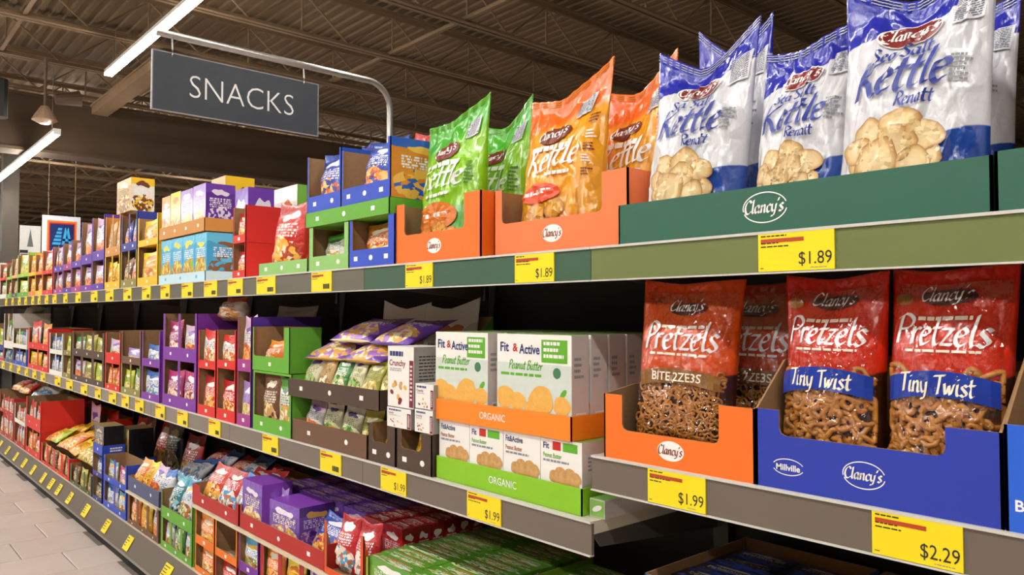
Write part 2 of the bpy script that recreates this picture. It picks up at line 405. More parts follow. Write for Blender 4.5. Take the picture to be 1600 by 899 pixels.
wl3 = MB(); wl3.tube([(0, 0, 0), (0, 0, JZ1 - JZ0 - .06)], .011, 6); wme3 = wl3.mesh('web_bar', [STEEL])
k = 0; x = -1.86
while x > -31:
    j = MB()
    for sx in (-1, 1):
        j.box(x + sx * .035 - .024, x + sx * .035 + .024, -9, 25, JZ1, JZ1 + .012); j.box(x + sx * .012 - .004, x + sx * .012 + .004, -9, 25, JZ1 - .05, JZ1)
    jo = j.build('trim_1', STEEL); jo.name = 'trim_%d' % (k + 1); tag(jo, 'open-web steel roof joist with zigzag bars, %s from the near end' % (ORD[k] if k < 20 else 'twenty-first' if k == 20 else 'last'), None, 'roof joists', 'structure')
    bch = MB()
    for sx in (-1, 1):
        bch.box(x + sx * .035 - .024, x + sx * .035 + .024, -9, 25, JZ0, JZ0 + .012); bch.box(x + sx * .012 - .004, x + sx * .012 + .004, -9, 25, JZ0, JZ0 + .05)
    bch.build('bottom_chord', STEEL, jo)
    far_ = MB()
    yy = -1.5
    while yy < 14:
        if x > -13.5 and yy < 10:
            link('web_bar', wme, jo, (x, yy, JZ0 + .03)); link('web_bar', wme2, jo, (x, yy + .55, JZ0 + .03)); link('web_bar', wme3, jo, (x, yy + .55, JZ0 + .03))
        else:
            h = JZ1 - JZ0 - .06; z = JZ0 + .03
            far_.tube([(x, yy, z), (x, yy + .55, z + h)], .011, 4); far_.tube([(x, yy + .55, z + h), (x, yy + 1.1, z)], .011, 4)
        yy += 1.1
    if far_.v: far_.build('web', STEEL, jo)['kind'] = 'stuff'
    x -= 1.37; k += 1
# bridging along the aisle
for n, (yy, z) in enumerate(((.1, JZ0 + .03), (3.4, JZ0 + .03), (6.9, JZ0 + .03), (11, JZ0 + .03))):
    b = MB(); b.box(-31, -1, yy - .02, yy + .02, z - .004, z); b.box(-31, -1, yy - .003, yy + .003, z, z + .04)
    tag(b.build('trim_%d' % (40 + n), STEEL), 'long thin steel bridging bar tying the roof joists, %s from the aisle' % ORD[n], None, 'roof bridging', 'structure')
b = MB(); b.box(-11.9, -11.6, -9, 25, 3.42, 4.12); b.box(-11.95, -11.55, -9, 25, 3.38, 3.42); b.box(-11.95, -11.55, -9, 25, 4.1, 4.14)
tag(b.build('trim_50', STEELD), 'deep dark brown bulkhead girder crossing the store', None, None, 'structure')
b = MB(); b.box(-11.55, -8.6, 1.35, 1.55, 3.98, 4.08); b.box(-11.55, -8.6, 1.33, 1.57, 4.08, 4.1)
tag(b.build('trim_51', STEEL), 'slender brown steel channel under the joists by the bulkhead', None, None, 'structure')
t = NT('wall_paint', .8); t.col(t.mix(t.noise(t.coord(), .6, 3), lin('#4b3a2b'), lin('#5f4b39'))); WALLP = t.m
for nm, bx in (('wall_far', (-34.2, -34, -12, 26, 0, 4.9)), ('wall_back', (-34, 8, 25, 25.2, 0, 4.9)), ('wall_front', (-34, 8, -9.2, -9, 0, 4.9)), ('wall_near', (6, 6.2, -12, 26, 0, 4.9))):
    b = MB(); b.box(*bx); tag(b.build(nm, WALLP), 'brown painted %s of the store' % nm.replace('_', ' '), None, None, 'structure')
# column and posters beyond the aisle
p = at(14, 400, 1.4); cx = -14.4; 
COLP = mat('column_paint', '#4a4238', .7)
def onx(px, py, X):
    d = FW * F + RT * (px - 800) + UP * (449.5 - py); return CAM + d * ((X - CAM.x) / d.x)
A, B = onx(2, 400, -14.4), onx(28, 400, -14.4)
b = MB(); b.box(-14.6, -14.4, A.y, B.y, 0, 4.15); b.box(-14.62, -14.38, A.y - .02, B.y + .02, 2.0, 2.25)
tag(b.build('wall_column', COLP), 'square dark steel column beyond the far shelves', None, None, 'structure')
def poster(X, px0, py0, px1, py1, name, label, cat_):
    a, c = onx(px0, py1, X), onx(px1, py0, X); zt = c.z; zb = a.z
    th = thing(name, label, cat_, (X, a.y, zb)); w, h = c.y - a.y, zt - zb
    b = MB(); b.box(-.03, 0, 0, w, 0, h); b.build('board', WHITE if name != 'store_sign' else mat('sign_white', '#cfd3d8', .5), th)
    return th, w, h
th, w, h = poster(-14.165, 65, 340, 126, 412, 'store_sign', 'square store sign with blue panel, orange border and striped letter A', 'sign')
for f_ in (.15, .85):
    b = MB(); b.tube([(-.015, w * f_, h), (-.015, w * f_, JZ0 + .01 - th.location.z)], .006, 6); b.build('hanger', STEEL, th)
ar = Art(th, lambda a, b, l: (.003 * l, a, b)); SB = mat('sign_blue', '#16225e', .4)
ar.rect(w * .12, h * .02, w * .9, h * .9, mat('sign_orange', '#e0782a', .4), 'border', 1); ar.rect(w * .17, h * .02, w * .85, h * .86, mat('sign_red', '#b8281e', .4), 'border', 2)
ar.rect(w * .2, h * .02, w * .82, h * .83, SB, 'panel', 3)
CY = mat('sign_cyan', '#36a2dc', .4)
for i in range(5):      # stacked slanted bars of the emblem
    y0 = h * (.40 + i * .075); lw = w * (.22 - i * .028)
    ar.rect(w * (.25 + i * .035), y0, w * (.25 + i * .035) + lw, y0 + h * .05, CY, 'emblem_bar', 4, skew=w * .02)
for (x0, sk) in ((.5, .1), (.7, -.1)):
    ar.rect(w * x0, h * .4, w * (x0 + .07), h * .76, CY, 'emblem_bar', 4, skew=w * sk * .9)
ar.rect(w * .53, h * .48, w * .74, h * .53, CY, 'emblem_bar', 4)
ar.sans('ALDI', w * .51, h * .2, h * .2, WHITE, 'lettering', 4, .02)
th, w, h = poster(-15.5, 30, 354, 64, 412, 'wall_poster', 'pale poster with a dark tree beside the store sign', 'poster')
ar = Art(th, lambda a, b, l: (.003 * l, a, b)); DK = mat('poster_grey', '#6c7474', .6)
ar.fan(w * .5, h * .55, [(w * .35, h * .45), (w * .65, h * .45), (w * .55, h * .75), (w * .5, h * .92), (w * .45, h * .75)], DK, 'tree_picture', 1, 1)
ar.rect(0, h * .28, w * .4, h * .36, BLACK, 'caption_bar', 1); ar.rect(w * .05, h * .12, w * .5, h * .26, mat('poster_pink', '#a36f7a', .5), 'picture', 1)
th, w, h = poster(-16.5, -40, 352, 4, 420, 'wall_poster', 'pale blue and white poster behind the dark column', 'poster')

# ------------------------------------------------------------------ linear LED fixtures
t = NT('led_diffuser'); em = t.new('ShaderNodeEmission'); em.inputs[0].default_value = (1, .965, .91, 1); em.inputs[1].default_value = LED
t.t.links.new(em.outputs[0], t.n['Material Output'].inputs[0]); LEDM = t.m
HOUS = mat('fixture_housing', '#d9d6cf', .4); CABLE = mat('steel_cable', '#8d8a84', .4, .6)
def fixture(x0, x1, y, z, label, group='linear ceiling lights'):
    th = thing('linear_light', label, 'light', (x0, y, z), group=group); L = x1 - x0
    b = MB(); b.box(0, L, -.036, .036, .02, .055); b.box(-.012, 0, -.038, .038, -.012, .056); b.box(L, L + .012, -.038, .038, -.012, .056); b.build('housing', HOUS, th)
    b = MB(); b.box(0.001, L - .001, -.034, .034, -.01, .019); b.build('diffuser', LEDM, th)
    for xx in (.25, L - .25):
        b = MB(); b.tube([(xx, 0, .05), (xx, 0, max(.06, 4.6 - z) if z > 4.1 else 4.15 - z)], .004, 6); b.build('hanger', CABLE, th)
    return th
fixture(-8.7, -5.0, .86, 3.75, 'bright linear LED light running past the hanging aisle sign')
fl2 = fixture(-14.2, -9.85, .62, 3.3, 'bright linear LED light further down, above the far shelves')
fixture(-4.2, -.6, .86, 3.75, 'linear LED light above the chip bags on the top shelf')
for n, (xa, xb) in enumerate(((-29, -25.2), (-25, -21.2), (-21, -17.2), (-17, -13.2), (-12.6, -8.8), (-8.2, -4.4), (-3.8, 0), (.6, 4.4))):  # far end of both rows is unseen, added to light the distant ceiling
    fixture(xa, xb, -1.9, 3.75, 'linear LED light over the middle of the aisle, %s from the far end' % ORD[n])
    fixture(xa, xb, -5.0, 3.75, 'linear LED light over the neighbouring aisle, %s from the far end' % ORD[n])
for n, yy in enumerate((1.8, 4.6, 7.4, 10.2)):  # unseen fixtures added to brighten the ceiling past the bulkhead
    fixture(-16.7, -13.0, yy, 4.36, 'linear LED light hidden behind the bulkhead, %s from the aisle' % ORD[n])
# spot lamp cluster by the second fixture
P = onx(70, 180, -9.9)
th = thing('ceiling_spotlight', 'small round ceiling spotlight cluster hanging at the bulkhead', 'lamp', P)
BRN = mat('spot_brown', '#6b5646', .5)
b = MB(); b.tube([(0, 0, .1), (0, 0, 4.15 - P.z)], .015); b.build('stem', BRN, th)
b = MB(); b.tube([(0, 0, -.1), (0, 0, -.06), (0, 0, 0), (0, 0, .1)], [.05, .13, .1, .04], 14); b.build('shade', mat('spot_cream', '#a88a72', .4), th)
b = MB(); b.tube([(0, -.45, -.1), (0, -.45, .32)], [.1, .1], 12); b.build('loudspeaker', BLACK, th)
b = MB(); b.tube([(0, .1, .2), (0, .35, .25)], [.06, .09], 12); b.build('lamp_head', BRN, th)

# ------------------------------------------------------------------ gondola shelving
def rail_mat(name, c): return mat(name, c, .35, 0, .05, 4, .3)
RA, RB_, RC, RD = rail_mat('rail_sage', '#6f7a48'), rail_mat('rail_green', '#41604c'), rail_mat('rail_grey', '#6c685c'), rail_mat('rail_taupe', '#6b6053')
LIPM = mat('rail_edge', '#cfccc4', .3); BOARD = mat('shelf_enamel', '#cbbfa8', .4, var=.04); DARK = mat('back_panel_enamel', '#171412', .7); UPR = mat('upright_enamel', '#26221e', .5)
BRK = mat('bracket_enamel', '#4d4740', .5)
def shelf(x0, x1, z, rail, label, y1=.48, hgt=.072):
    th = thing('store_shelf', label, 'shelf', (x0, 0, z), group='gondola shelves'); L = x1 - x0 - .002
    b = MB(); b.box(0, L, .004, y1, -.028, 0); b.build('shelf_board', BOARD, th)
    b = MB(); b.box(0, L, -.004, .004, -hgt, -.004); ro = b.build('price_rail', rail, th)
    b = MB(); b.box(0, L, -.008, .006, -.004, .001); b.build('rail_edge', LIPM, ro)
    b = MB(); b.box(0, L, -.009, .004, -hgt - .003, -hgt); b.build('rail_edge', LIPM, ro)
    for xx in (0.004, L - .008):
        b = MB(); b.panel([(xx, .004, -.028), (xx, y1, -.028), (xx, y1, -.1), (xx, .03, -.06)], (.004, 0, 0), 0, 0); b.build('bracket', BRK, th)
BACKY = .52
for i in range(len(BAYS) - 1):
    a, c = BAYS[i], BAYS[i + 1]; near = len(BAYS) - 2 - i
    pos = {0: 'out past the right edge', 1: 'nearest bay', 2: 'second bay', 3: 'third bay'}.get(near, ORD[min(near - 1, 19)] + ' bay')
    shelf(a, c, ZT, RA if near <= 1 else RB_ if near == 2 else RC, 'top shelf of the %s with its %s price rail' % (pos, 'sage green' if near <= 1 else 'dark green' if near == 2 else 'grey'))
    shelf(a, c, ZR if near <= 1 else ZM, RD, 'middle shelf of the %s with a taupe price rail' % pos)
    b = MB(); b.box(a, c - .003, BACKY, BACKY + .02, .1, ZT - .03)
    tag(b.build('back_panel', DARK), 'dark steel back panel behind the shelves of the %s' % pos, 'panel', 'gondola back panels')
    u = thing('shelving_upright', 'slotted dark upright post at the far side of the %s' % pos, 'upright', (a, BACKY - .02, 0), group='gondola uprights')
    b = MB(); b.box(-.022, .022, -.015, .018, 0, ZT - .03); b.build('post', UPR, u)
    d = thing('base_deck', 'sloping grey base deck at the foot of the %s' % pos, 'shelf', (a, 0, 0), group='gondola base decks'); L = c - a - .002
    b = MB(); b.panel([(0, -.05, ZB), (0, .48, ZB), (0, .48, ZB - .03), (0, -.045, ZB - .03)], (L, 0, 0), 0, 0); b.build('deck_board', BOARD, d)
    b = MB(); b.panel([(0, -.052, ZB + .002), (0, -.048, ZB - .03), (0, -.1, .05), (0, -.112, .056)], (L, 0, 0), 0, 0); b.build('price_rail', RD, d)
    b = MB(); b.box(0, L, -.114, -.106, .046, .058); b.build('rail_edge', mat('base_edge', '#8e877c', .4), d)
    b = MB(); b.box(0, L, -.098, -.05, 0, .05); b.build('kick_plate', DARK, d)

# ------------------------------------------------------------------ aisle sign
SX = -2.67
th = thing('aisle_sign', 'dark grey hanging sign reading SNACKS on a bent steel arm', 'sign', (SX, .45, ZT))
ST = mat('brushed_steel', '#a9a6a0', .35, .8)
pj = lambda px, py: onx(px, py, SX)
zt = pj(607, 150).z + .045 - ZT
yl = pj(245, 60).y - .45; arc = [(0, 0, .05), (0, 0, zt - .1)]
for i in range(1, 9): a = i / 8 * math.pi / 2; arc.append((0, -.1 + .1 * math.cos(a), zt - .1 + .1 * math.sin(a)))
arc += [(0, yl, zt)]
b = MB(); b.tube(arc, .0125, 10); b.build('arm', ST, th, True)
b = MB(); b.box(-.05, .05, -.05, .05, -.0005, .008); b.tube([(0, 0, .008), (0, 0, .06)], .02); b.build('base_socket', ST, th)
pl, pr = pj(239, 78).y - .45, pj(496, 125).y - .45
zt1, zb1 = pj(239, 78).z - ZT, pj(242, 170).z - ZT
t = NT('sign_slate', .45); t.col(t.mix(t.noise(t.coord(), 20, 4), lin('#3d4147'), lin('#474b52'))); SLATE = t.m
b = MB(); b.box(-.004, .004, pl, pr, zb1, zt1); pn = b.build('panel', SLATE, th)
b = MB(); b.box(-.0045, .0045, pl - .004, pl, zb1 - .003, zt1 + .003); b.box(-.0045, .0045, pl, pr, zb1 - .003, zb1); b.box(-.0045, .0045, pr, pr + .003, zb1 - .003, zt1 + .003); b.box(-.0045, .0045, pl, pr, zt1, zt1 + .003)
b.build('edge_trim', mat('sign_edge', '#9a9ca0', .4), pn)
for f in (.1, .9):
    yy = pl + (pr - pl) * f; b = MB(); b.tube([(0, yy, zt1 - .012), (.009, yy, zt1 - .005), (.009, yy, zt1 + .012), (0, yy, zt)], .003, 6); b.build('hook', ST, th)
ar = Art(pn, lambda a, b_, l: (.004 + .001 * l, a, b_)); H = zt1 - zb1
ar.sans('SNACKS', (pl + pr) / 2 + .01, zb1 + H * .30, H * .58, WHITE, 'lettering', 1, -.014, sx=.92)

# ================================================================== PRODUCT BUILDERS
def sm(a, b, x): x = min(1, max(0, (x - a) / (b - a))); return x * x * (3 - 2 * x)
def bag_fn(w, h, t, seed, wr=.006, dip=0.0, lift=(0, 0), bend=0.0, full=.45):
    """pillow bag standing on z=0, front towards -y: f(x, z, side) -> Vector"""
    def f(x, z, s):
        u = max(-1, min(1, 2 * x / w)); v = max(0, min(1, z / h))
        prof = min(1, .25 + .75 * sm(0, .16, v)) * (1 - sm(full, .95, v)) ** .8
        edge = max(0, 1 - abs(u) ** 2.6) ** .6
        th = t / 2 * prof * edge
        n = noise.noise(Vector((u * 2.1 + seed, v * 3.1, s * 3.3 + seed * .7)))
        c1 = 1 - abs(noise.noise(Vector((u * 2.6 + v * 1.9 + seed * 1.7, v * 2.6 - u * .8, s + seed)))) * 2.2
        c2 = 1 - abs(noise.noise(Vector((u * 5.5 - v * 3 + seed, v * 5, s * 2 + seed)))) * 2.4
        th += wr * edge ** .5 * sm(0, .06, v) * (1 - sm(.9, .97, v)) * (n * .9 + max(0, c1) ** 2 * 1.1 + max(0, c2) ** 3 * .5 - .6)
        if v > .955: th = .0012
        th = max(th, .0008)
        X = x * (1 - .05 * math.sin(math.pi * min(1, v * 1.02)) - .04 * edge * prof)
        top = sm(.55, 1, v)
        Z = z + top * (-dip * (1 - abs(u + .15) ** 1.2) + lift[0] * max(0, -u) + lift[1] * max(0, u)) - .012 * (1 - v) ** 8 * 0
        Y = -s * th + bend * v * v + top * .010 * math.sin(u * 3.1 + seed) + (.0012 * math.sin(u * w * 900) if v > .955 else 0)
        return Vector((X, Y, Z))
    return f
def bag_mesh(name, fn, w, h, nu, nv, mats, zones=None):
    mb = MB(); V = []; idx = {}
    for s in (1, -1):
        for j in range(nv + 1):
            for i in range(nu + 1):
                if s == -1 and i in (0, nu): idx[(s, i, j)] = idx[(1, i, j)]; continue
                u = math.sin((i / nu - .5) * math.pi) * .5 if nu < 30 else (i / nu - .5); z = h * j / nv
                p = fn(u * w, z, s)
                if i in (0, nu): p.y = (fn(u * w, z, 1).y + fn(u * w, z, -1).y) / 2
                idx[(s, i, j)] = len(mb.v); mb.v.append(tuple(p))
    for s in (1, -1):
        for j in range(nv):
            for i in range(nu):
                q = [(i, j), (i + 1, j), (i + 1, j + 1), (i, j + 1)]
                if s == -1: q = q[::-1]
                uu = lambda a: (math.sin((a / nu - .5) * math.pi) * .5 + .5) if nu < 30 else a / nu
                mb.f.append(tuple(idx[(s, *k)] for k in q)); mb.m.append(0); mb.uv.append([(uu(k[0]), k[1] / nv) for k in q])
    for j, fl in ((0, 0), (nv, 1)):
        for i in range(nu):
            q = [idx[(1, i, j)], idx[(1, i + 1, j)], idx[(-1, i + 1, j)], idx[(-1, i, j)]]
            q = list(dict.fromkeys(q))
            if len(q) > 2: mb.f.append(tuple(q[::-1] if not fl else q)); mb.m.append(0); mb.uv.append([(.5, j / nv)] * len(q))
    return mb.mesh(name, mats, True)
UNIT = []
for k in range(5):
    fn = bag_fn(1, 1, 1, 3.7 * k + 1, .10, .05, (.02 * (k % 3), .03 * (k % 2)), 0, .5)
    UNIT.append(bag_mesh('bag', fn, 1, 1, 10, 14, [WHITE]))
def set_mat(o, m):
    o.material_slots[0].link = 'OBJECT'; o.material_slots[0].material = m
def bag(label, m, x, y, z, w, h, t, rot=(0, 0, 0), var=None, group=None, cat_='bag', name='snack_bag', fit=None):
    """soft bag whose lowest point rests at z; fit = (x low, x high, y low) of the carton it stands in"""
    me = UNIT[rnd.randrange(5) if var is None else var]
    from mathutils import Euler
    M = Euler(rot).to_matrix()
    for _ in range(2):
        P = [M @ Vector((v.co.x * w, v.co.y * t, v.co.z * h)) for v in me.vertices]
        xs, ys = [p.x for p in P], [p.y for p in P]
        if fit and max(xs) - min(xs) > fit[1] - fit[0]: w *= (fit[1] - fit[0]) / (max(xs) - min(xs)) * .99
        else: break
    z -= min(p.z for p in P) - .0006
    if fit:
        x = min(max(x, fit[0] - min(xs)), fit[1] - max(xs))
        if fit[2] is not None: y = max(y, fit[2] - min(ys))
    o = link(name, me, None, (x, y, z), rot); o.scale = (w, t, h); set_mat(o, m)
    return tag(o, label, cat_, group)
def ubox(bev=.02):
    mb = MB(); mb.box(-.5, .5, 0, 1, 0, 1, 0, [0, 1, 1, 1, 2, 1]); return mb
BOXME = ubox().mesh('carton', [WHITE, WHITE, WHITE])
def box(label, mats, x, y, z, w, d, h, rot=(0, 0, 0), group=None, cat_='box', name='snack_box'):
    """carton with its front at y, front/side/top print"""
    o = link(name, BOXME, None, (x, y, z), rot); o.scale = (w, d, h)
    for i, m in enumerate(mats): o.material_slots[i].link = 'OBJECT'; o.material_slots[i].material = m
    return tag(o, label, cat_, group)

def board(name, c): return mat('board_' + name, c, .55, var=.03, scale=15)
def case(name, label, x0, x1, z0, y0, dep, col, lip, front, back, pw=.012, mids=(), topbar=0, roof=False, t=.003, side_y=None, inner=None, marks=2, group=None, cat_='display box', postcut=None, side_mat=None, parts=False, rotz=0, mcol=None, pwr=None):
    """shelf-ready display carton: lip, posts, sides rising to the back, base"""
    w = x1 - x0; th = thing(name, label, cat_, (x0, y0, z0), (0, 0, rotz), group=group)
    ms = [col, inner or KRAFT, side_mat or col]
    pwr = pwr or pw
    def put(mb, nm):
        if parts: mb.build(nm, ms, th)
    mb = MB(); F_ = MB() if parts else mb
    if postcut:            # lip and posts in one U-shaped panel with rounded inner corners
        r = .012; P = [(0, 0, 0), (w, 0, 0), (w, 0, front), (w - pwr, 0, front)]
        P += [(w - pwr, 0, lip + r)] + [(w - pwr - r + r * math.cos(a), 0, lip + r - r * math.sin(a)) for a in (R(30), R(60), R(90))]
        P += [(pw + r - r * math.cos(a), 0, lip + r - r * math.sin(a)) for a in (R(90), R(60), R(30))] + [(pw, 0, lip + r), (pw, 0, front), (0, 0, front)]
        # split into convex strips for clean shading
        F_.panel([(0, 0, 0), (w, 0, 0), (w, 0, lip), (0, 0, lip)], (0, t, 0))
        F_.panel([(0, 0, lip), (pw, 0, lip), (pw, 0, front), (0, 0, front)], (0, t, 0)); F_.panel([(w - pwr, 0, lip), (w, 0, lip), (w, 0, front), (w - pwr, 0, front)], (0, t, 0))
        for sx, bx in ((1, pw), (-1, w - pwr)):
            F_.panel([(bx, 0, lip), (bx + sx * r, 0, lip), (bx + sx * r * .3, 0, lip + r * .3), (bx, 0, lip + r)], (0, t, 0))
    else:
        F_.panel([(0, 0, 0), (w, 0, 0), (w, 0, lip), (0, 0, lip)], (0, t, 0))
        if front > lip + 1e-4:
            for a, b in [(0, pw), (w - pwr, w)] + [(w * m - pw / 2, w * m + pw / 2) for m in mids]:
                F_.panel([(a, 0, lip), (b, 0, lip), (b, 0, front - topbar), (a, 0, front - topbar)], (0, t, 0))
            if topbar: F_.panel([(0, 0, front - topbar), (w, 0, front - topbar), (w, 0, front), (0, 0, front)], (0, t, 0))
    put(F_, 'front_panel')
    sy = dep if side_y is None else side_y
    for sx, X in ((1, 0), (-1, w)):
        S_ = MB() if parts else mb
        S_.panel([(X, 0, 0), (X, dep, 0), (X, dep, back), (X, min(sy, dep), back), (X, 0, front)], (sx * t, 0, 0), 2 if sx == -1 else 0); put(S_, 'side_panel')
    B_ = MB() if parts else mb
    B_.panel([(0, dep, 0), (w, dep, 0), (w, dep, back), (0, dep, back)], (0, -t, 0)); put(B_, 'back_panel')
    B_ = MB() if parts else mb
    B_.panel([(t, t, 0), (w - t, t, 0), (w - t, dep - t, 0), (t, dep - t, 0)], (0, 0, t), 0, 1); put(B_, 'bottom_panel')
    if roof:
        B_ = MB() if parts else mb
        B_.panel([(0, 0, back), (w, 0, back), (w, dep, back), (0, dep, back)], (0, 0, -t)); put(B_, 'top_panel')
    if not parts: mb.build('carton_body', ms, th)
    if marks:
        ar = Art(th, flat_front(0)); q = min(.016, lip * .45)
        for k in range(marks):
            cx = w * (k + .5) / marks; hh = lip * .5
            if k % 2: ar.oval(cx, hh, q * .7, q * .55, mcol or WHITE, 'printed_mark', 1, 1, 8)
            else: ar.rect(cx - q * .8, hh - q * .45, cx + q * .6, hh + q * .45, mcol or WHITE, 'printed_mark', 1)
    return th

# ================================================================== PRICE TAGS
def price_tag(px0, px1, z, label, price=None, y=-.004, hgt=.067, tilt=0, zc=None, seed=0, group='yellow price tags'):
    xa, xb = PX(px0, y), PX(px1, y); w = xb - xa
    th = thing('price_tag', label, 'price tag', (xa, y, z), (tilt, 0, 0), group=group)
    b = MB(); b.box(0, w, -.0035, -.0005, -hgt, 0); b.build('card', TAGY, th)
    ar = Art(th, flat_front(-.0035, .0004)); 
    ar.bars(w * .04, -hgt * .42, w * .42, -hgt * .05, 4, BLACK, 'small_print', 1, seed, .5, .35)
    ar.rect(w * .04, -hgt * .24, w * .62, -hgt * .14, TAGRED, 'red_strip', 2)
    if price:
        ar.sans(price, w * .97, -hgt * .84, hgt * .46, BLACK, 'printed_price', 1, .0, 'r', sx=min(.9, w / hgt * .42))
        ar.bars(w * .03, -hgt * .95, w * .1, -hgt * .9, 1, BLACK, 'small_print', 1, seed + 3)
        ar.bars(w * .7, -hgt * .96, w * .95, -hgt * .92, 1, GREY, 'small_print', 1, seed + 5)
    else: ar.bars(w * .6, -hgt * .9, w * .92, -hgt * .62, 1, BLACK, 'printed_price', 1, seed + 9, .1, .9)
    return th
for k, (a, b, p, l) in enumerate([(1187, 1306, '$1.89', 'below the green tray of white chip bags'), (806, 867, '$1.89', 'below the salmon box of orange bags'), (635, 677, '$1.89', 'below the orange box of green bags')]):
    price_tag(a, b, ZT - .004, 'yellow price tag reading %s %s' % (p, l), p, seed=k)
for k, (a, b) in enumerate([(488, 519), (402, 431), (357, 380), (320, 340), (285, 302), (252, 266), (223, 236), (194, 206), (166, 178), (143, 153), (119, 127), (100, 106), (83, 89), (71, 76), (60, 64), (50, 54), (39, 43), (29, 33), (19, 22), (9, 12)]):
    price_tag(a, b, ZT - .004, 'small yellow price tag on top shelf rail, %s left of the orange box' % ORD[k], seed=10 + k)
for k, (a, b, p, l) in enumerate([(732, 784, '$1.99', 'below the green organic tray'), (598, 637, '$1.99', 'below the small brown boxes')]):
    price_tag(a, b, ZM - .004, 'yellow price tag reading %s %s' % (p, l), p, seed=40 + k)
for k, (a, b) in enumerate([(504, 536), (414, 438), (330, 348), (281, 297), (247, 261), (215, 228), (194, 205), (174, 185), (152, 161), (130, 140), (107, 117), (89, 98), (67, 74), (54, 60), (42, 47), (30, 35), (18, 22), (6, 10)]):
    price_tag(a, b, ZM - .004, 'small yellow price tag on middle shelf rail, %s left of the brown boxes' % ORD[k], seed=60 + k)
for k, (a, b, p, l) in enumerate([(1012, 1101, '$1.99', 'below the orange pretzel box'), (1358, 1498, '$2.29', 'below the dark blue pretzel box')]):
    price_tag(a, b, ZR - .004, 'yellow price tag reading %s %s' % (p, l), p, seed=80 + k)
for k, (pa, pb) in enumerate([(258, 272), (200, 213), (166, 179), (134, 146), (109, 121), (92, 103), (80, 88), (68, 77), (52, 60), (38, 46), (25, 32), (12, 20), (0, 8)]):
    xa = PX(pa + 6, -.08); xb = xa + .085 if k % 3 else xa + .1
    sl = math.atan2(.06, .1); th = thing('price_tag', 'yellow price tag on the sloping base rail, %s from the nearest' % ORD[k], 'price tag', (xa, -.0535, ZB + .0005), (-sl, 0, 0), group='yellow price tags')
    b = MB(); b.box(0, xb - xa, -.0035, -.0015, -.1, -.03); b.build('card', TAGY, th)
    Art(th, flat_front(-.0035, .0004)).bars(.006, -.09, (xb - xa) * .8, -.04, 4, BLACK, 'small_print', 1, k, .6, .35)

# ================================================================== HERO BAGS, TOP SHELF
CHIPM = None
t = NT('chip_print', .4, 0, .3); uv = t.coord('UV'); sx = t.new('ShaderNodeSeparateXYZ'); t.put(sx.inputs[0], uv); ob = t.coord()
base = t.ramp(sx.outputs[0], [(0, '#ecd8ab'), (.66, '#e2c78e'), (.86, '#c99d5c'), (1, '#7d5526')])
nb = t.noise(ob, 55, 3, .6); t.col(t.mix(t.math('MULTIPLY', nb, .5), base, lin('#cda973'))); CHIP = t.m
t = NT('chip_print_golden', .4, 0, .3); uv = t.coord('UV'); sx = t.new('ShaderNodeSeparateXYZ'); t.put(sx.inputs[0], uv); ob = t.coord()
base = t.ramp(sx.outputs[0], [(0, '#f0b53a'), (.75, '#dd9a26'), (1, '#8a560f')]); t.col(t.mix(t.math('MULTIPLY', t.noise(ob, 45, 3), .6), base, lin('#c98420'))); CHIPG = t.m
BAGWHITE = regions('film_white_blue', '#dadade', [('>', .775, .10, -.22, '#252ca4', .006), ('<', .13, .24, -.1, '#1a469c', .006), ('<', .10, -.02, 0, '#3442b4', .01)], .22, .6)
BAGORANGE = regions('film_orange_yellow', '#f0a21c', [('>', .76, .06, -.1, '#ee6a1a', .06), ('<', .22, -.05, 0, '#d9681a', .06), ('<', .07, 0, 0, '#e2551a', .02)], .28, .5)
BAGGREEN = regions('film_lime_green', '#8cc81e', [('>', .72, .1, 0, '#4fae2c', .1), ('<', .30, .0, .4, '#4c9a22', .06), ('<', .08, 0, 0, '#6d8f1c', .02)], .28, .5)
def hero_bag(name, label, m, loc, rot, w, h, t_, seed, art, group, dip=.02, lift=(0, 0), wr=.0085, nu=64, nv=96):
    fn = bag_fn(w, h, t_, seed, wr, dip, lift)
    me = bag_mesh('film', fn, w, h, nu, nv, [m]); from mathutils import Euler; E_ = Euler(rot).to_matrix()
    loc = (loc[0], loc[1], loc[2] - min((E_ @ v.co).z for v in me.vertices) + .0005)
    th = thing(name, label, 'bag', loc, rot, group)
    link('film', me, th)
    # crimped seal along the top
    mb = MB(); n = 40
    for s in (1, -1):
        for k in range(3):
            for i in range(n):
                a, b = -w / 2 + w * i / n, -w / 2 + w * (i + 1) / n; z0 = h * (.957 + .014 * k); z1 = z0 + h * .008
                q = [fn(a, z0, s), fn(b, z0, s), fn(b, z1, s), fn(a, z1, s)]
                q = [p + Vector((0, -s * .0012, 0)) for p in q]; mb.face(q if s > 0 else q[::-1])
    mb.build('crimp_seal', m, th)
    if art: art(Art(th, lambda a, b, l: fn(a, b, 1) + Vector((0, -.0042 - .0006 * l, 0))), w, h, seed)
    return th
def chips(ar, spots, m, rx, seed, layer=2):
    r = random.Random(seed)
    for k, (x, y, s) in enumerate(spots):
        n = 22; ph = r.uniform(0, 6); ax, ay = rx * s * r.uniform(.9, 1.1), rx * s * r.uniform(.75, .95); tl = r.uniform(-.6, .6)
        P = []
        for i in range(n):
            a = 2 * math.pi * i / n; q = 1 + .06 * math.sin(3 * a + ph) + .04 * math.sin(5 * a + ph * 2)
            px, py = ax * q * math.cos(a), ay * q * math.sin(a); P.append((x + px * math.cos(tl) - py * math.sin(tl), y + px * math.sin(tl) + py * math.cos(tl)))
        ar.fan(x, y, P, m, 'printed_chip', layer + k * .22, 4)
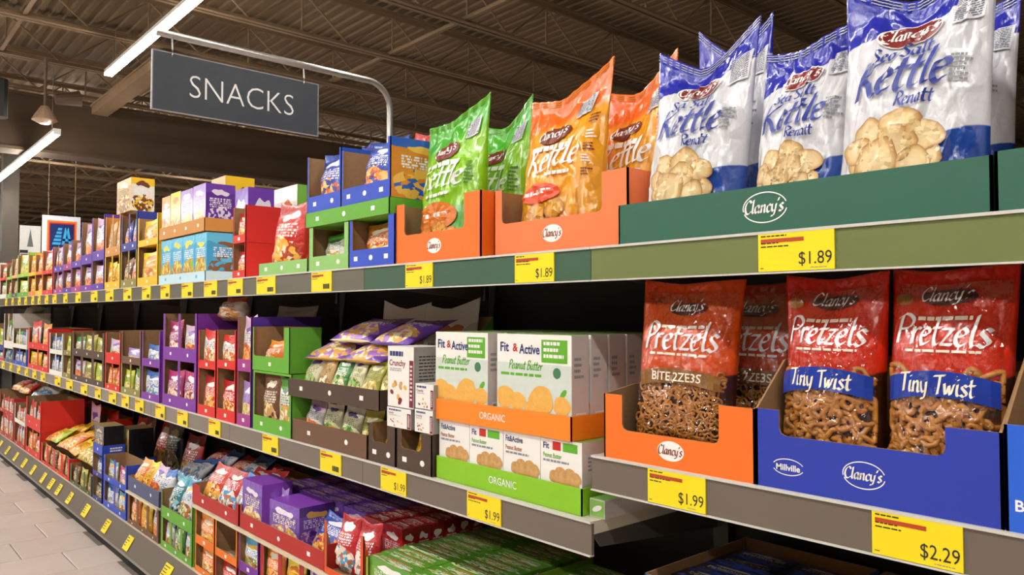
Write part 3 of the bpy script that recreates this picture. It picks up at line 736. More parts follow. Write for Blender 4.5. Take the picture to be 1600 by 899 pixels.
def art_kettle_white(ar, w, h, seed):
    k = w / .25; 
    ar.oval(-.005 * k, h * .785, .056 * k, .031 * k, WHITE, 'brand_oval', .6, 7, 40, rise=.06); ar.oval(-.005 * k, h * .785, .053 * k, .0285 * k, mat('oval_red', '#7c2622', .35), 'brand_oval', 1.4, 7, 40, rise=.06)
    ar.script("Clancy's", -.008 * k, h * .768, .0175 * k, WHITE, 'brand_lettering', 2.6, .2, rise=.06)
    ar.script('Sea Salt', -.01 * k, h * .645, .019 * k, INKBLUE, 'printed_lettering', 2, .2, rise=.08, slant=.08)
    ar.script('Kettle', -.01 * k, h * .495, .041 * k, INKBLUE, 'printed_lettering', 2, .2, rise=.07, slant=.26)
    ar.script('Renatt', .02 * k, h * .43, .0145 * k, INKBLUE, 'printed_lettering', 2, .22, rise=.03)
    ar.bars(.075 * k, h * .5, .11 * k, h * .62, 6, GREY, 'small_print', 1, seed)
    ar.rect(.068 * k, h * .745, .115 * k, h * .86, mat('barcode_white', '#d9dade', .4), 'barcode_patch', 1, 6, 6, skew=.004)
    ar.bars(.072 * k, h * .75, .113 * k, h * .855, 12, mat('barcode_ink', '#5d6375', .5), 'barcode', 2, seed, 0, .5)
    chips(ar, [(-.07 * k, h * .22, .8), (.045 * k, h * .215, .75), (-.055 * k, h * .33, .9), (.0 * k, h * .345, 1), (.04 * k, h * .30, 1), (-.08 * k, h * .27, .8), (-.005 * k, h * .28, 1.05), (.025 * k, h * .2, .8), (-.04 * k, h * .215, 1.2)], CHIP, .036 * k, seed)
def art_kettle_orange(ar, w, h, seed):
    k = w / .25
    ar.oval(-.01 * k, h * .70, .05 * k, .025 * k, mat('oval_brown', '#7a2d16', .35), 'brand_oval', 1, 7, 40, rise=.15); ar.script("Clancy's", -.015 * k, h * .683, .0165 * k, WHITE, 'brand_lettering', 2.6, .2, rise=.15)
    ar.script('Kettle', -.005 * k, h * .47, .040 * k, WHITE, 'printed_lettering', 2, .19, rise=.12, slant=.26)
    ar.bars(-.08 * k, h * .575, .04 * k, h * .625, 1, WHITE, 'small_print', 2, seed + 2, 0, .7); ar.bars(-.02 * k, h * .42, .06 * k, h * .445, 1, WHITE, 'small_print', 2, seed + 1, 0, .8)
    ar.rect(.045 * k, h * .77, .085 * k, h * .87, mat('barcode_white', '#d9dade', .4), 'barcode_patch', 1, 6, 6, skew=.008); ar.bars(.048 * k, h * .775, .086 * k, h * .865, 10, mat('barcode_ink', '#5d6375', .5), 'barcode', 2, seed, 0, .5)
    for i, y in enumerate((.7, .62, .55, .48, .4)): ar.bars(.088 * k, h * y, .112 * k, h * (y + .05), 3, WHITE if i % 2 else INKRED, 'small_print', 2, seed + i)
    chips(ar, [(-.04 * k, h * .2, 1), (.02 * k, h * .22, .9), (-.075 * k, h * .16, .9), (-.03 * k, h * .12, 1)], CHIPG, .034 * k, seed)
    ar.fan(-.05 * k, h * .12, [(-.105 * k, h * .05), (-.0 * k, h * .07), (-.05 * k, h * .24)], CHIP, 'printed_chip', 3.4, 5)
    ar.oval(-.035 * k, h * .325, .07 * k, .024 * k, mat('flash_red', '#e4502a', .35), 'flavour_flash', 3, 4); ar.bars(-.09 * k, h * .31, .01 * k, h * .345, 1, WHITE, 'small_print', 4, seed + 7, 0, .8)
def art_kettle_green(ar, w, h, seed):
    k = w / .25
    ar.oval(-.005 * k, h * .73, .05 * k, .03 * k, mat('oval_red', '#7c2622', .35), 'brand_oval', 1, 7, 40, rise=.1); ar.script("Clancy's", -.01 * k, h * .715, .016 * k, WHITE, 'brand_lettering', 2.6, .2, rise=.15)
    ar.bars(-.085 * k, h * .60, .06 * k, h * .645, 1, WHITE, 'small_print', 2, seed + 2, 0, .75)
    ar.script('Kettle', -.01 * k, h * .46, .043 * k, WHITE, 'printed_lettering', 2, .19, rise=.03, slant=.2); ar.bars(-.07 * k, h * .395, .04 * k, h * .42, 1, WHITE, 'small_print', 2, seed + 1, 0, .8)
    ar.rect(.06 * k, h * .78, .1 * k, h * .88, mat('barcode_white', '#d9dade', .4), 'barcode_patch', 1, 6, 6, skew=.008); ar.bars(.063 * k, h * .785, .101 * k, h * .875, 10, mat('barcode_ink', '#5d6375', .5), 'barcode', 2, seed, 0, .5)
    ar.oval(-.02 * k, h * .26, .085 * k, .045 * k, mat('flash_orange', '#d8741c', .35), 'flavour_flash', 1, 5); ar.bars(-.075 * k, h * .255, .03 * k, h * .29, 1, WHITE, 'small_print', 2, seed + 7, 0, .8)
    chips(ar, [(-.06 * k, h * .13, 1), (0 * k, h * .15, 1.1), (.05 * k, h * .11, 1), (-.01 * k, h * .08, 1)], CHIPG, .036 * k, seed, 1.5)
    ar.bars(.085 * k, h * .45, .11 * k, h * .62, 7, mat('dark_green_ink', '#2f6a1c', .5), 'small_print', 2, seed)

GREENB, ORANGEB, SALMON = board('forest_green', '#285f4a'), board('orange', '#ee6f16'), board('salmon_orange', '#ee7a44')
def oval_logo(th, y, cx, cz, s, ring=None, ink=None, fill=None):
    ar = Art(th, flat_front(y, .0005))
    if fill: ar.oval(cx, cz, s * 1.0, s * .62, fill, 'logo_oval', 1, 1, 28)
    if ring: ar.ring(cx, cz, s * 1.0, s * .62, ring, 'logo_ring', 1, s * .05, 36, 15, 190); ar.ring(cx, cz, s * 1.0, s * .62, ring, 'logo_ring', 1, s * .05, 36, 200, 350)
    ar.script("Clancy's", cx - s * .05, cz - s * .22, s * .33, ink, 'logo_lettering', 2, .24, slant=.12)
xa, xb = PX(968), PX(1555)
g = case('display_tray', 'long dark green cardboard tray holding white chip bags', xa, xb, ZT + .001, -.002, .40, GREENB, .083, .083, .083, marks=0, inner=KRAFT, t=.004, parts=True)
oval_logo(g, 0, PX(1197) - xa, .044, .042, WHITE, WHITE)
g2 = case('display_tray', 'dark green cardboard tray cut off by the right edge', PX(1559), PX(1559) + .6, ZT + .001, -.002, .40, GREENB, .087, .087, .087, marks=0, t=.004, parts=True)
KG = 'white and blue kettle chip bags in the green trays'
BZ = ZT + .006
def hb(label, x, y, rz, lean, side, seed, w=.245, h=.41, art=art_kettle_white, m=BAGWHITE, name='chip_bag', group=KG, t_=.125, **k):
    return hero_bag(name, label, m, (x, y, BZ), (-lean, side, rz), w, h, t_, seed, art, group, **k)
hb('white and blue chip bag at the left end of the long green tray', -.94, .085, R(8), R(6), R(3), 1.3, w=.225, h=.415, lift=(.005, .03), dip=.05)
hb('white and blue chip bag in the middle of the long green tray', -.705, .10, R(2), R(7), R(0), 4.1, w=.195, h=.375, lift=(.0, .02), dip=.02)
hb('largest white and blue chip bag, at the right end of the long green tray', -.508, .075, R(3), R(4), R(2), 7.7, w=.235, h=.405, lift=(.02, .02), dip=.035)
hb('white and blue chip bag in the second green tray at the right edge', -.23, .10, R(1), R(5), R(.5), 9.2, w=.225, h=.375)
hb('blue-topped chip bag peeking over the left white bag in the green tray', -.945, .255, R(-2), R(4), R(-3), 5.5, w=.2, h=.48, lift=(.06, .02), dip=.04)
hb('white chip bag half hidden between the left and middle bags', -.725, .27, R(2), R(5), R(1), 2.9, w=.2, h=.38)
hb('white chip bag half hidden behind the largest bag', -.505, .255, R(2), R(5), R(1), 6.1, w=.2, h=.41)

def ubox_case(name, label, px0, px1, y0, col, lip, front, back, pw, pwr, dep=.38, sy=.1):
    xa, xb = PX(px0, y0), PX(px1, y0)
    return case(name, label, xa, xb, ZT + .001, y0, dep, col, lip, front, back, pw=pw, pwr=pwr, postcut=True, side_y=sy, marks=0, t=.004, parts=True), xa, xb
g, xa, xb = ubox_case('display_box', 'salmon orange display box with cut-out front and oval white logo', 772, 982, .03, SALMON, .082, .17, .17, .03, .075)
oval_logo(g, 0, PX(863, .03) - xa, .045, .034, None, mat('logo_brown', '#8a3a1c', .5), WHITE)
xm = (xa + xb) / 2
OG = 'orange kettle chip bags'
hb('orange kettle chip bag standing at the front of the salmon box', -1.362, .125, R(9), R(7), R(-1.5), 11.3, w=.258, h=.43, art=art_kettle_orange, m=BAGORANGE, group=OG, lift=(.0, .06), dip=.03)
hb('orange kettle chip bag behind the front one in the salmon box', -1.26, .29, R(4), R(4), R(-1), 13.9, w=.25, h=.455, art=art_kettle_orange, m=BAGORANGE, group=OG, lift=(0, .05), dip=.03)
g, xa, xb = ubox_case('display_box', 'bright orange display box with cut-out front holding green bags', 618, 751, .005, ORANGEB, .082, .175, .175, .045, .07)
oval_logo(g, 0, PX(678, .005) - xa, .043, .034, None, mat('logo_brown', '#8a3a1c', .5), WHITE)
GG = 'lime green kettle chip bags'
hb('lime green kettle chip bag at the front of the orange box', -1.795, .115, R(10), R(6), R(-4), 17.3, w=.25, h=.44, art=art_kettle_green, m=BAGGREEN, group=GG, lift=(-.005, .045), dip=.02)
hb('lime green kettle chip bag half hidden between the orange boxes', -1.80, .29, R(6), R(4), R(0), 19.9, w=.24, h=.46, art=art_kettle_green, m=BAGGREEN, group=GG, lift=(0, .05), dip=.03)

# ================================================================== PRETZELS, NEAREST BAY
t = NT('pretzel_crust', .35, 0, .3); ob = t.coord(); t.col(t.mix(t.noise(ob, 60, 3, .6), lin('#8e4a16'), lin('#dc983e'))); t.bump(t.noise(ob, 200, 2), .2, .001); PRETZ = t.m
DARKIN = mat('bag_inside', '#3a1a0c', .7)
t = NT('clear_film', .12); gl = t.new('ShaderNodeBsdfGlossy'); gl.inputs[1].default_value = .07; tr = t.new('ShaderNodeBsdfTransparent')
lw = t.new('ShaderNodeLayerWeight'); lw.inputs[0].default_value = .25; mx = t.new('ShaderNodeMixShader')
nb = t.new('ShaderNodeBump'); nb.inputs['Strength'].default_value = .8; nb.inputs['Distance'].default_value = .03; t.put(nb.inputs['Height'], t.math('ABSOLUTE', t.math('SUBTRACT', t.noise(t.coord('UV'), 5, 3, .6), .5))); t.t.links.new(nb.outputs[0], gl.inputs['Normal'])
t.put(mx.inputs[0], t.math('MULTIPLY_ADD', lw.outputs['Facing'], .35, .09)); t.t.links.new(tr.outputs[0], mx.inputs[1]); t.t.links.new(gl.outputs[0], mx.inputs[2])
t.t.links.new(mx.outputs[0], t.n['Material Output'].inputs[0]); CLEAR = t.m
KNOT = cat([(.28, -.85), (-.2, -.25), (-.72, .3), (-.6, .85), (-.15, .75), (.02, .3), (.0, .32), (.15, .75), (.6, .85), (.72, .3), (.2, -.25), (-.28, -.85)], 4)
RING = [Vector((math.cos(a) * .8, math.sin(a) * .8)) for a in [2 * math.pi * i / 18 for i in range(18)]]
def film_red(name, c1, c2, split):
    return regions(name, c1, [('>', .86, .05, -.1, c2, .08), ('<', split, .02, .25, '#3a1a0c', .01), ('<', .035, 0, 0, c1, .006)], .25, .55, .5)
def pretzel_bag(label, loc, rot, w, h, t_, seed, c1, c2, split, size, count, art, group='pretzel bags'):
    fn = bag_fn(w, h, t_, seed, .005, .01, (0, 0), 0, .62)
    me = bag_mesh('film', fn, w, h, 40, 60, [film_red('film_pretzel_' + c1[1:], c1, c2, split)]); from mathutils import Euler; E_ = Euler(rot).to_matrix()
    loc = (loc[0], loc[1], loc[2] - min((E_ @ v.co).z for v in me.vertices) + .002)
    th = thing('pretzel_bag', label, 'bag', loc, rot, group)
    link('film', me, th)
    r = random.Random(int(seed * 10)); mb = MB(); n = 0; pts = []
    tries = 0
    while n < count and tries < 4000:
        tries += 1
        x = r.uniform(-.41, .41) * w; z = r.uniform(.075, split + .02 + .25 * (x / w) ** 2) * h
        if any((x - a) ** 2 + (z - b) ** 2 < (size * .82) ** 2 for a, b in pts): continue
        pts.append((x, z)); n += 1
        sh = KNOT if r.random() < .75 else RING; a = r.uniform(0, 6.28); tx, tz = r.uniform(-.5, .5), r.uniform(-.5, .5); s = size * r.uniform(.8, 1.05)
        P = []
        for q in sh:
            qx, qz = s * (q.x * math.cos(a) - q.y * math.sin(a)), s * (q.x * math.sin(a) + q.y * math.cos(a))
            xx = max(-w * .45, min(w * .45, x + qx)); zz = max(h * .05, z + qz)
            p = fn(xx, zz, 1); P.append(p + Vector((0, -.001 + tx * qx * .35 + tz * qz * .35 - r.uniform(0, .0006), 0)))
        mb.tube(P, size * .2, 6, 0, sh is RING)
    po = mb.build('pretzels', PRETZ, th, True); po['kind'] = 'stuff'
    # clear window over the pretzels
    cm = MB(); nu, nv = 30, 44; top = .935
    f2 = lambda i, j: fn(-w * .46 + w * .92 * i / nu, h * (.035 + (top - .035) * j / nv), 1) + Vector((0, -.007 * (1 - sm(split + .1, .95, .035 + (top - .035) * j / nv)) - .004 - size * .12 * (1 - abs(2 * i / nu - 1) ** 4) + .004 * (abs(2 * i / nu - 1) ** 6), 0))
    for i in range(nu):
        for j in range(nv): cm.face([f2(i, j), f2(i + 1, j), f2(i + 1, j + 1), f2(i, j + 1)], 0, [(i / nu, j / nv), ((i + 1) / nu, j / nv), ((i + 1) / nu, (j + 1) / nv), (i / nu, (j + 1) / nv)])
    cm.build('clear_window', CLEAR, th, True)
    if art: art(Art(th, lambda a, b, l: fn(a, b, 1) + Vector((0, -.0015 - .0007 * l, 0))), w, h, seed, fn)
    return th
CREAM = mat('cream_ink', '#f6ecd2', .4)
def art_twist(ar, w, h, seed, fn):
    k = w / .22
    ar.oval(.0 * k, h * .875, .052 * k, .017 * k, mat('oval_dark', '#4a1210', .35), 'brand_oval', 1, 3); ar.script("Clancy's", -.004 * k, h * .86, .017 * k, WHITE, 'brand_lettering', 2, .18)
    ar.bars(-.05 * k, h * .765, .05 * k, h * .785, 1, CREAM, 'small_print', 2, seed, 0, .9)
    ar.script('Pretzels', -.005 * k, h * .655, .034 * k, WHITE, 'printed_lettering', 2, .17, slant=.06, rise=-.03)
    ar.bars(-.07 * k, h * .622, .07 * k, h * .634, 1, CREAM, 'small_print', 2, seed + 1, 0, .9)
    a2 = Art(ar.root, lambda a, b, l: fn(a, b, 1) + Vector((0, -.0135 - .0007 * l, 0)))
    a2.rect(-w * .455, h * .405, w * .455, h * .51, mat('ribbon_blue', '#1d3a9c', .3), 'flavour_band', 1, 16, 4, arc=h * .035)
    a2.script('Tiny Twist', -.005 * k, h * .45, .0205 * k, CREAM, 'printed_lettering', 2.5, .2, slant=.02, rise=-.03)
    ar.oval(-.085 * k, h * .86, .018 * k, .012 * k, mat('seal_gold', '#a8661c', .4), 'round_mark', 1, 2)
def art_bite(ar, w, h, seed, fn):
    k = w / .22
    ar.oval(.0 * k, h * .84, .045 * k, .014 * k, mat('oval_dark', '#4a1210', .35), 'brand_oval', 1, 3); ar.script("Clancy's", -.004 * k, h * .828, .0145 * k, WHITE, 'brand_lettering', 2, .18)
    ar.bars(-.05 * k, h * .715, .06 * k, h * .735, 1, CREAM, 'small_print', 2, seed, 0, .9)
    ar.script('Pretzels', -.005 * k, h * .59, .033 * k, WHITE, 'printed_lettering', 2, .17, slant=.1)
    ar.bars(-.075 * k, h * .555, .06 * k, h * .57, 1, CREAM, 'small_print', 2, seed + 1, 0, .9)
    a2 = Art(ar.root, lambda a, b, l: fn(a, b, 1) + Vector((0, -.011 - .0007 * l, 0)))
    a2.rect(-w * .4, h * .375, w * .42, h * .455, mat('band_bronze', '#8a5a1e', .35), 'flavour_band', 1, 16, 4, arc=h * .03)
    a2.sans('BITE 2ZE3S', 0, h * .415, .024 * k, CREAM, 'printed_lettering', 2.5, .01)
NAVY, COBALT, ORANGE2 = board('royal_blue', '#2338a6'), board('cobalt_blue', '#1f5fd2'), board('pretzel_orange', '#f2711a')
y0 = .0
xa, xb = PX(943), PX(1177)
g = case('display_box', 'orange display box with cut-out front holding dark orange pretzel bags', xa, xb, ZR + .001, y0, .36, ORANGE2, .062, .135, .15, pw=.05, pwr=.075, postcut=True, side_y=.1, marks=0, t=.004, parts=True)
oval_logo(g, 0, PX(1046) - xa, .034, .032, None, mat('logo_brown', '#8a3a1c', .5), WHITE)
zz = ZR + .006
pretzel_bag('dark orange pretzel bag at the front of the orange box', (xa + .145, .075, zz), (R(-6), R(2), R(10)), .23, .37, .085, 3.3, '#dd5210', '#c8400c', .40, .0125, 120, art_bite)
pretzel_bag('dark orange pretzel bag behind the front one in the orange box', (xa + .225, .215, zz), (R(-5), R(1), R(6)), .235, .37, .075, 6.3, '#c8430f', '#a52a0c', .38, .0125, 80, art_bite)
xa, xb = PX(1178.5), PX(1561)
g = case('display_box', 'royal blue display box with cut-out front holding two red pretzel bags', xa, xb, ZR + .001, y0, .36, NAVY, .093, .137, .22, pw=.045, pwr=.075, postcut=True, side_y=.1, marks=0, t=.004, parts=True)
oval_logo(g, 0, PX(1345) - xa, .046, .033, WHITE, WHITE)
ar = Art(g, flat_front(0, .0005)); cx = PX(1228) - xa
ar.ring(cx, .04, .028, .013, WHITE, 'logo_ring', 1, .0016, 24, 20, 160); ar.ring(cx, .04, .028, .013, WHITE, 'logo_ring', 1, .0016, 24, 200, 340); ar.sans('Millville', cx, .034, .015, WHITE, 'logo_lettering', 1, .02)
xm = (xa + xb) / 2
pretzel_bag('red tiny twist pretzel bag, left of the pair in the blue box', (xa + .101, .082, zz), (R(-4), R(.5), R(1)), .188, .372, .095, 8.1, '#d42d10', '#bb1f0c', .46, .025, 60, art_twist)
pretzel_bag('red tiny twist pretzel bag, right of the pair in the blue box', (xb - .1, .082, zz), (R(-4), R(.5), R(1)), .189, .378, .095, 10.4, '#d42d10', '#bb1f0c', .46, .025, 60, art_twist)
xa = PX(1564); 
g = case('display_box', 'bright blue display box cut off by the right edge', xa, xa + .42, ZR + .001, y0, .36, COBALT, .125, .15, .24, pw=.03, postcut=True, side_y=.1, marks=0, t=.004, parts=True)
Art(g, flat_front(0, .0005)).sans('BIG TWIST', .012, .03, .022, WHITE, 'printed_lettering', 1, .02, 'l')

# ================================================================== ORGANIC BOXES, MIDDLE SHELF
LIME, CARROT = board('lime_green', '#86c21e'), board('carrot_orange', '#f0861a')
CARDW = mat('carton_white', '#ece9e2', .4, var=.02, coat=.2); CARDG = mat('carton_side', '#cfc4bf', .5, var=.04)
GREENI, NAVYI, REDI = mat('green_ink', '#5fae2a', .4), mat('navy_ink', '#24346e', .4), mat('red_ink', '#c0271c', .4)
t = NT('cookie_print', .4); ob = t.coord(); t.col(t.mix(t.noise(ob, 60, 3, .6), lin('#d9962e'), lin('#f0c068'))); COOK = t.m
t = NT('cookie_brown', .4); ob = t.coord(); t.col(t.mix(t.noise(ob, 80, 3, .6), lin('#a5692c'), lin('#e0b878'))); COOKB = t.m
MINT = mat('pale_panel', '#cfd8cf', .4)
def cracker_box(label, x0, y, z, w, d, h, kind, seed, group, detail=True, side=True):
    th = thing('cracker_box', label, 'box', (x0, y, z), group=group)
    b = MB(); b.box(0, w, 0, d, 0, h, 0, [0, 1, 1, 1, 2, 1]); b.build('carton', [CARDW, CARDG, mat('carton_top', '#7fae4a', .5)], th)
    if not detail:
        return th
    ar = Art(th, flat_front(0, .0004)); r = random.Random(seed)
    if kind == 'big':
        ar.rect(0, 0, w, h * .70, MINT, 'printed_panel', 1)
        ar.sans('Fit', w * .05, h * .815, h * .14, NAVYI, 'brand_lettering', 2, .02, 'l'); ar.sans('&', w * .23, h * .82, h * .12, REDI, 'brand_lettering', 2, .02, 'l'); ar.sans('Active', w * .32, h * .80, h * .14, NAVYI, 'brand_lettering', 2, .02, 'l', sx=.85)
        ar.rect(w * .62, h * .72, w * .95, h * .95, GREENI, 'green_panel', 1); ar.bars(w * .65, h * .74, w * .92, h * .93, 3, CARDW, 'small_print', 2, seed, .3, .55)
        ar.script('Peanut Butter', w * .40, h * .635, h * .055, GREENI, 'printed_lettering', 2, .24); ar.bars(w * .06, h * .56, w * .62, h * .595, 1, GREENI, 'small_print', 2, seed + 1, 0, .8)
        ar.oval(w * .82, h * .62, h * .055, h * .055, mat('seal_green', '#3f7a52', .5), 'round_mark', 2, 1, 16)
        ck = [(.12, .33, .15), (.3, .3, .12), (.88, .30, .12), (.48, .24, .1), (.62, .34, .18)]; m = COOK
        ar.oval(w * .9, h * .42, h * .06, h * .03, GREENI, 'leaf_picture', 2, 1, 10, rise=.8)
    else:
        ar.sans('Fit&Active' if kind == 'a' else 'Fit', w * .07, h * .84, h * .13, NAVYI, 'brand_lettering', 2, .02, 'l', sx=.75 if kind == 'a' else 1)
        if kind == 'b': ar.rect(w * .3, h * .83, w * .5, h * .96, REDI, 'red_panel', 1); ar.rect(w * .55, h * .83, w * .9, h * .96, GREENI, 'green_panel', 1)
        ar.sans('Peanut Butter', w * .07, h * .71, h * .1, mat('rust_ink', '#a5542c', .5) if kind == 'a' else GREENI, 'printed_lettering', 2, .01, 'l', sx=.85 * w / (h * 1.05)); ar.bars(w * .07, h * .64, w * .7, h * .68, 1, GREY, 'small_print', 2, seed + 1, 0, .8)
        ck = [(.72, .52, .1), (.5, .5, .12), (.35, .44, .12), (.85, .46, .12), (.66, .4, .13), (.5, .34, .12), (.8, .34, .12)]; m = COOKB
    for k, (a, c, s) in enumerate(ck):
        n = 14; P = [(w * a + h * s * (1 + .12 * math.sin(3 * q + k)) * math.cos(q), max(0.001, h * c + h * s * .8 * math.sin(q))) for q in [2 * math.pi * i / n for i in range(n)]]
        P = [(min(max(px, .001), w - .001), pz) for px, pz in P]
        ar.fan(w * a, h * c, P, m, 'cookie_picture', 2 + k * .3, 2)
    if side:
        sd = Art(th, flat_right(w, .0004)); sd.bars(d * .15, h * .55, d * .7, h * .78, 4, GREY, 'small_print', 1, seed + 4)
        sd.rect(d * .25, h * .04, d * .85, h * .24, CARDW, 'barcode_patch', 1); sd.bars(d * .3, h * .06, d * .8, h * .22, 9, BLACK, 'barcode', 2, seed, vertical=True)
    return th
yO = .012
xa, xb = PX(682, yO), PX(908, yO); wO = xb - xa
z0 = ZM + .001
lipL = .075
g = case('display_tray', 'lime green organic tray holding white cracker boxes', xa, xb, z0, yO, .30, LIME, .06, .06, .06, marks=0, t=.003, parts=True, inner=LIME)
Art(g, flat_front(0, .0005)).sans('ORGANIC', PX(785, yO) - xa, .022, .026, WHITE, 'printed_lettering', 1, .0, sx=.9)
OGR = 'white organic cracker boxes'
hs = .155; bw = (wO - .012) / 4
wd_ = ['first', 'second', 'third', 'fourth']
for k in range(4):
    cracker_box('small white cracker box, %s from left in the lime green tray' % wd_[k], xa + .005 + k * (bw + .0005), yO + .008, z0 + .005, bw - .001, .13, hs, 'ab'[k % 2], k, OGR, side=(k == 3))
for k in range(2):
    cracker_box('small white cracker box, %s of the back row in the lime green tray' % ('left', 'right')[k], xa + .005 + k * bw * 2, yO + .145, z0 + .005, bw * 2 - .004, .14, hs, 'a', k + 9, OGR, side=False)
zT = z0 + .005 + hs + .001
xa2, xb2 = PX(676, yO), PX(892, yO); w2 = xb2 - xa2
g = case('display_tray', 'orange organic tray stacked on the lime green tray', xa2, xb2, zT, yO, .40, CARROT, .056, .056, .056, marks=0, t=.003, parts=True, inner=CARROT)
Art(g, flat_front(0, .0005)).sans('ORGANIC', PX(769, yO) - xa2, .02, .025, WHITE, 'printed_lettering', 1, .0, sx=.9)
hb_ = ZP(796, 522, yO) - zT - .005; bw = (w2 - .012) / 2
for k in range(2):
    for j in range(6):
        cracker_box('large white cracker box in the orange tray, %s row, %s from the front' % (('left', 'right')[k], ORD[j]), xa2 + .005 + k * (bw + .002), yO + .008 + j * .065, zT + .005, bw - (.035 if k == 0 else .001), .057, hb_, 'big', k * 7 + j, OGR, detail=(j == 0 or k == 1), side=True)
# flat green carton lying at the shelf end
P0 = PX(925, .10); 
b_ = thing('flat_carton', 'small flat green and white carton lying at the shelf end', 'box', (PX(908, .012) + .008, .03, ZM + .001), (0, 0, 0))
b = MB(); b.box(0, .044, 0, .17, 0, .04); b.build('carton', CARDG, b_); ar = Art(b_, flat_front(0, .0005)); ar.rect(.002, .002, .042, .038, mat('soft_green', '#7fb653', .5), 'green_panel', 1); ar.oval(.022, .02, .015, .006, CARDW, 'printed_mark', 2, 1, 12, rise=.4); Art(b_, lambda a, c, l: (a, c, .04 + .0005 * l)).rect(.002, .002, .042, .168, mat('soft_green', '#7fb653', .5), 'green_panel', 1)

# ================================================================== PRINT PALETTE
W_, Y_ = '#f3efe6', '#f2c31a'
PR = dict(
 lime=printed('print_lime', '#b6cf2a', '#d6e23a', '#f3f0e0', '#4c7a1c', ['#e8d24a', '#7fae2a', '#f0e8c0']),
 yellow=printed('print_yellow', '#f2c01c', '#f6d83a', '#e2781c', '#a2460c', ['#e8961c', '#f8e28a', '#c2641a']),
 orange=printed('print_orange', '#ec7a1c', '#f29a3a', '#f6ecd8', '#fff4e0', ['#f0b43a', '#c8501a', '#f6e0b0']),
 red=printed('print_red', '#d42a1e', '#b81a18', '#f4efe6', '#fbf6ec', ['#f0b03c', '#b8401c', '#f4e2c0']),
 peach=printed('print_peach', '#eec49a', '#f4dcc0', '#c8502a', '#8a4a2a', ['#d88a4a', '#f2e4d0', '#a85a3a']),
 whitegreen=printed('print_white_green', '#eceadf', '#5aa83a', '#2f6a3a', '#3a6a4a', ['#d8a24a', '#7ab04a', '#f0e8d8']),
 whitered=printed('print_white_red', '#f0ece6', '#d8342a', '#c8281e', '#8a2a22', ['#e8a44a', '#c85a2a', '#f6ead4']),
 whiteorange=printed('print_white_orange', '#efe9e2', '#d8b4d0', '#6a4aa0', '#5a4a7a', ['#d8702a', '#f0b468', '#c04a1c']),
 whiteblue=printed('print_white_blue', '#eceef2', '#3a78c8', '#1c4a9a', '#2a4a8a', ['#4a90c8', '#d8e4ec', '#7a8aa0', '#c8a46a']),
 purple=printed('print_purple', '#6a3aa6', '#7a4ab8', '#efe8f4', '#f2ecd0', ['#d8a44a', '#f0e2b0', '#a06ac0']),
 lilac=printed('print_lilac', '#b9a2d6', '#a88ad0', '#f4f0f6', '#6a3aa0', ['#e8d088', '#f4ecd2', '#c8a860']),
 magenta=printed('print_magenta', '#a02a6a', '#c23a7a', '#f2e6ee', '#f6eef2', ['#e8c49a', '#f6ecec', '#8a1c3a']),
 skyblue=printed('print_sky_blue', '#45b4e0', '#62c4ea', '#f4e04a', '#f4f8fa', ['#e0a23a', '#8ac23a', '#c8702a', '#f2dc5a']),
 blue=printed('print_blue', '#2a46b0', '#1c3a9a', '#f2eef0', '#f4f2ea', ['#e88a2a', '#f0c46a', '#c84a1c', '#2a3a9a']),
 brown=printed('print_brown', '#6a4228', '#8a5a36', '#f0e4cc', '#f4ead2', ['#c89a5a', '#e8cfa0', '#4a2a16']),
 gold=printed('print_gold', '#c9a05a', '#ddc08a', '#f4ecd8', '#6a4a1c', ['#8a5a2a', '#f0dca8', '#c88a3a']),
 olive=printed('print_olive', '#a6a228', '#c0ba4a', '#f2eecb', '#4a4a16', ['#d8b84a', '#8a7a2a', '#f0e4a8']),
 green=printed('print_green', '#3c8a3a', '#2a6a2e', '#f2f2e6', '#f2f4ea', ['#8ac24a', '#d8b46a', '#1c5a22', '#e8ecd0']),
 teal=printed('print_teal', '#2a7a86', '#4aa0b0', '#f0f4f4', '#e6f0f2', ['#8ac8d8', '#c8b48a', '#1c4a6a', '#e8e4d8']),
 black=printed('print_black', '#1c1a1c', '#2a2628', '#c8b88a', '#d8d0b8', ['#8a6a4a', '#d8c49a', '#3a2a1c']),
 pasta=printed('print_pasta', '#d8d2c6', '#e8e6e0', '#c8621c', '#8a7a5a', ['#e0b83a', '#f0dc8a', '#c8922a', '#d8c8a0'], foodv=.4),
 mixedleaf=printed('print_leaf_mix', '#d9d2a8', '#ece8d8', '#5a4a8a', '#5a6a2a', ['#5a9a2a', '#8ab83a', '#2f6a1c', '#c8a84a']),
 kidred=printed('print_red_white', '#c8202a', '#a8141e', '#f6f2f0', '#f8f4f2', ['#f4ece4', '#b8683a', '#e8d4c0', '#4aa0d0']),
 greencarton=printed('print_green_carton', '#72ad34', '#5a9a2a', '#f2f4ea', '#e8efe0', ['#e8f0d8', '#c8683a', '#4a8a2a', '#dfe8c8'], foil=False),
 kidswhite=printed('print_kids_white', '#eef0f2', '#58a8c8', '#e8b83a', '#3a7ab0', ['#c87a3a', '#6ab04a', '#f0dcc0', '#8a5a3a']),
)
BC = {k: board('carton_' + k, v) for k, v in dict(purple='#5a34a0', violet='#7a2f9c', red='#d9261c', yellow='#eebb14', blue='#2a4cc0', navy='#26348e', brown='#6b4a34', darkbrown='#4a372a', tan='#c98a3c', green='#62aa2e', palegreen='#8cc06a', white='#e6e2da', orange='#ef7a1a', magenta='#a03286', lime='#9ac43a', slate='#4a5478', darkgreen='#3f5a36', olive='#8a8440', crimson='#b4201e', peach='#e0a878', sky='#bfe0ea').items()}
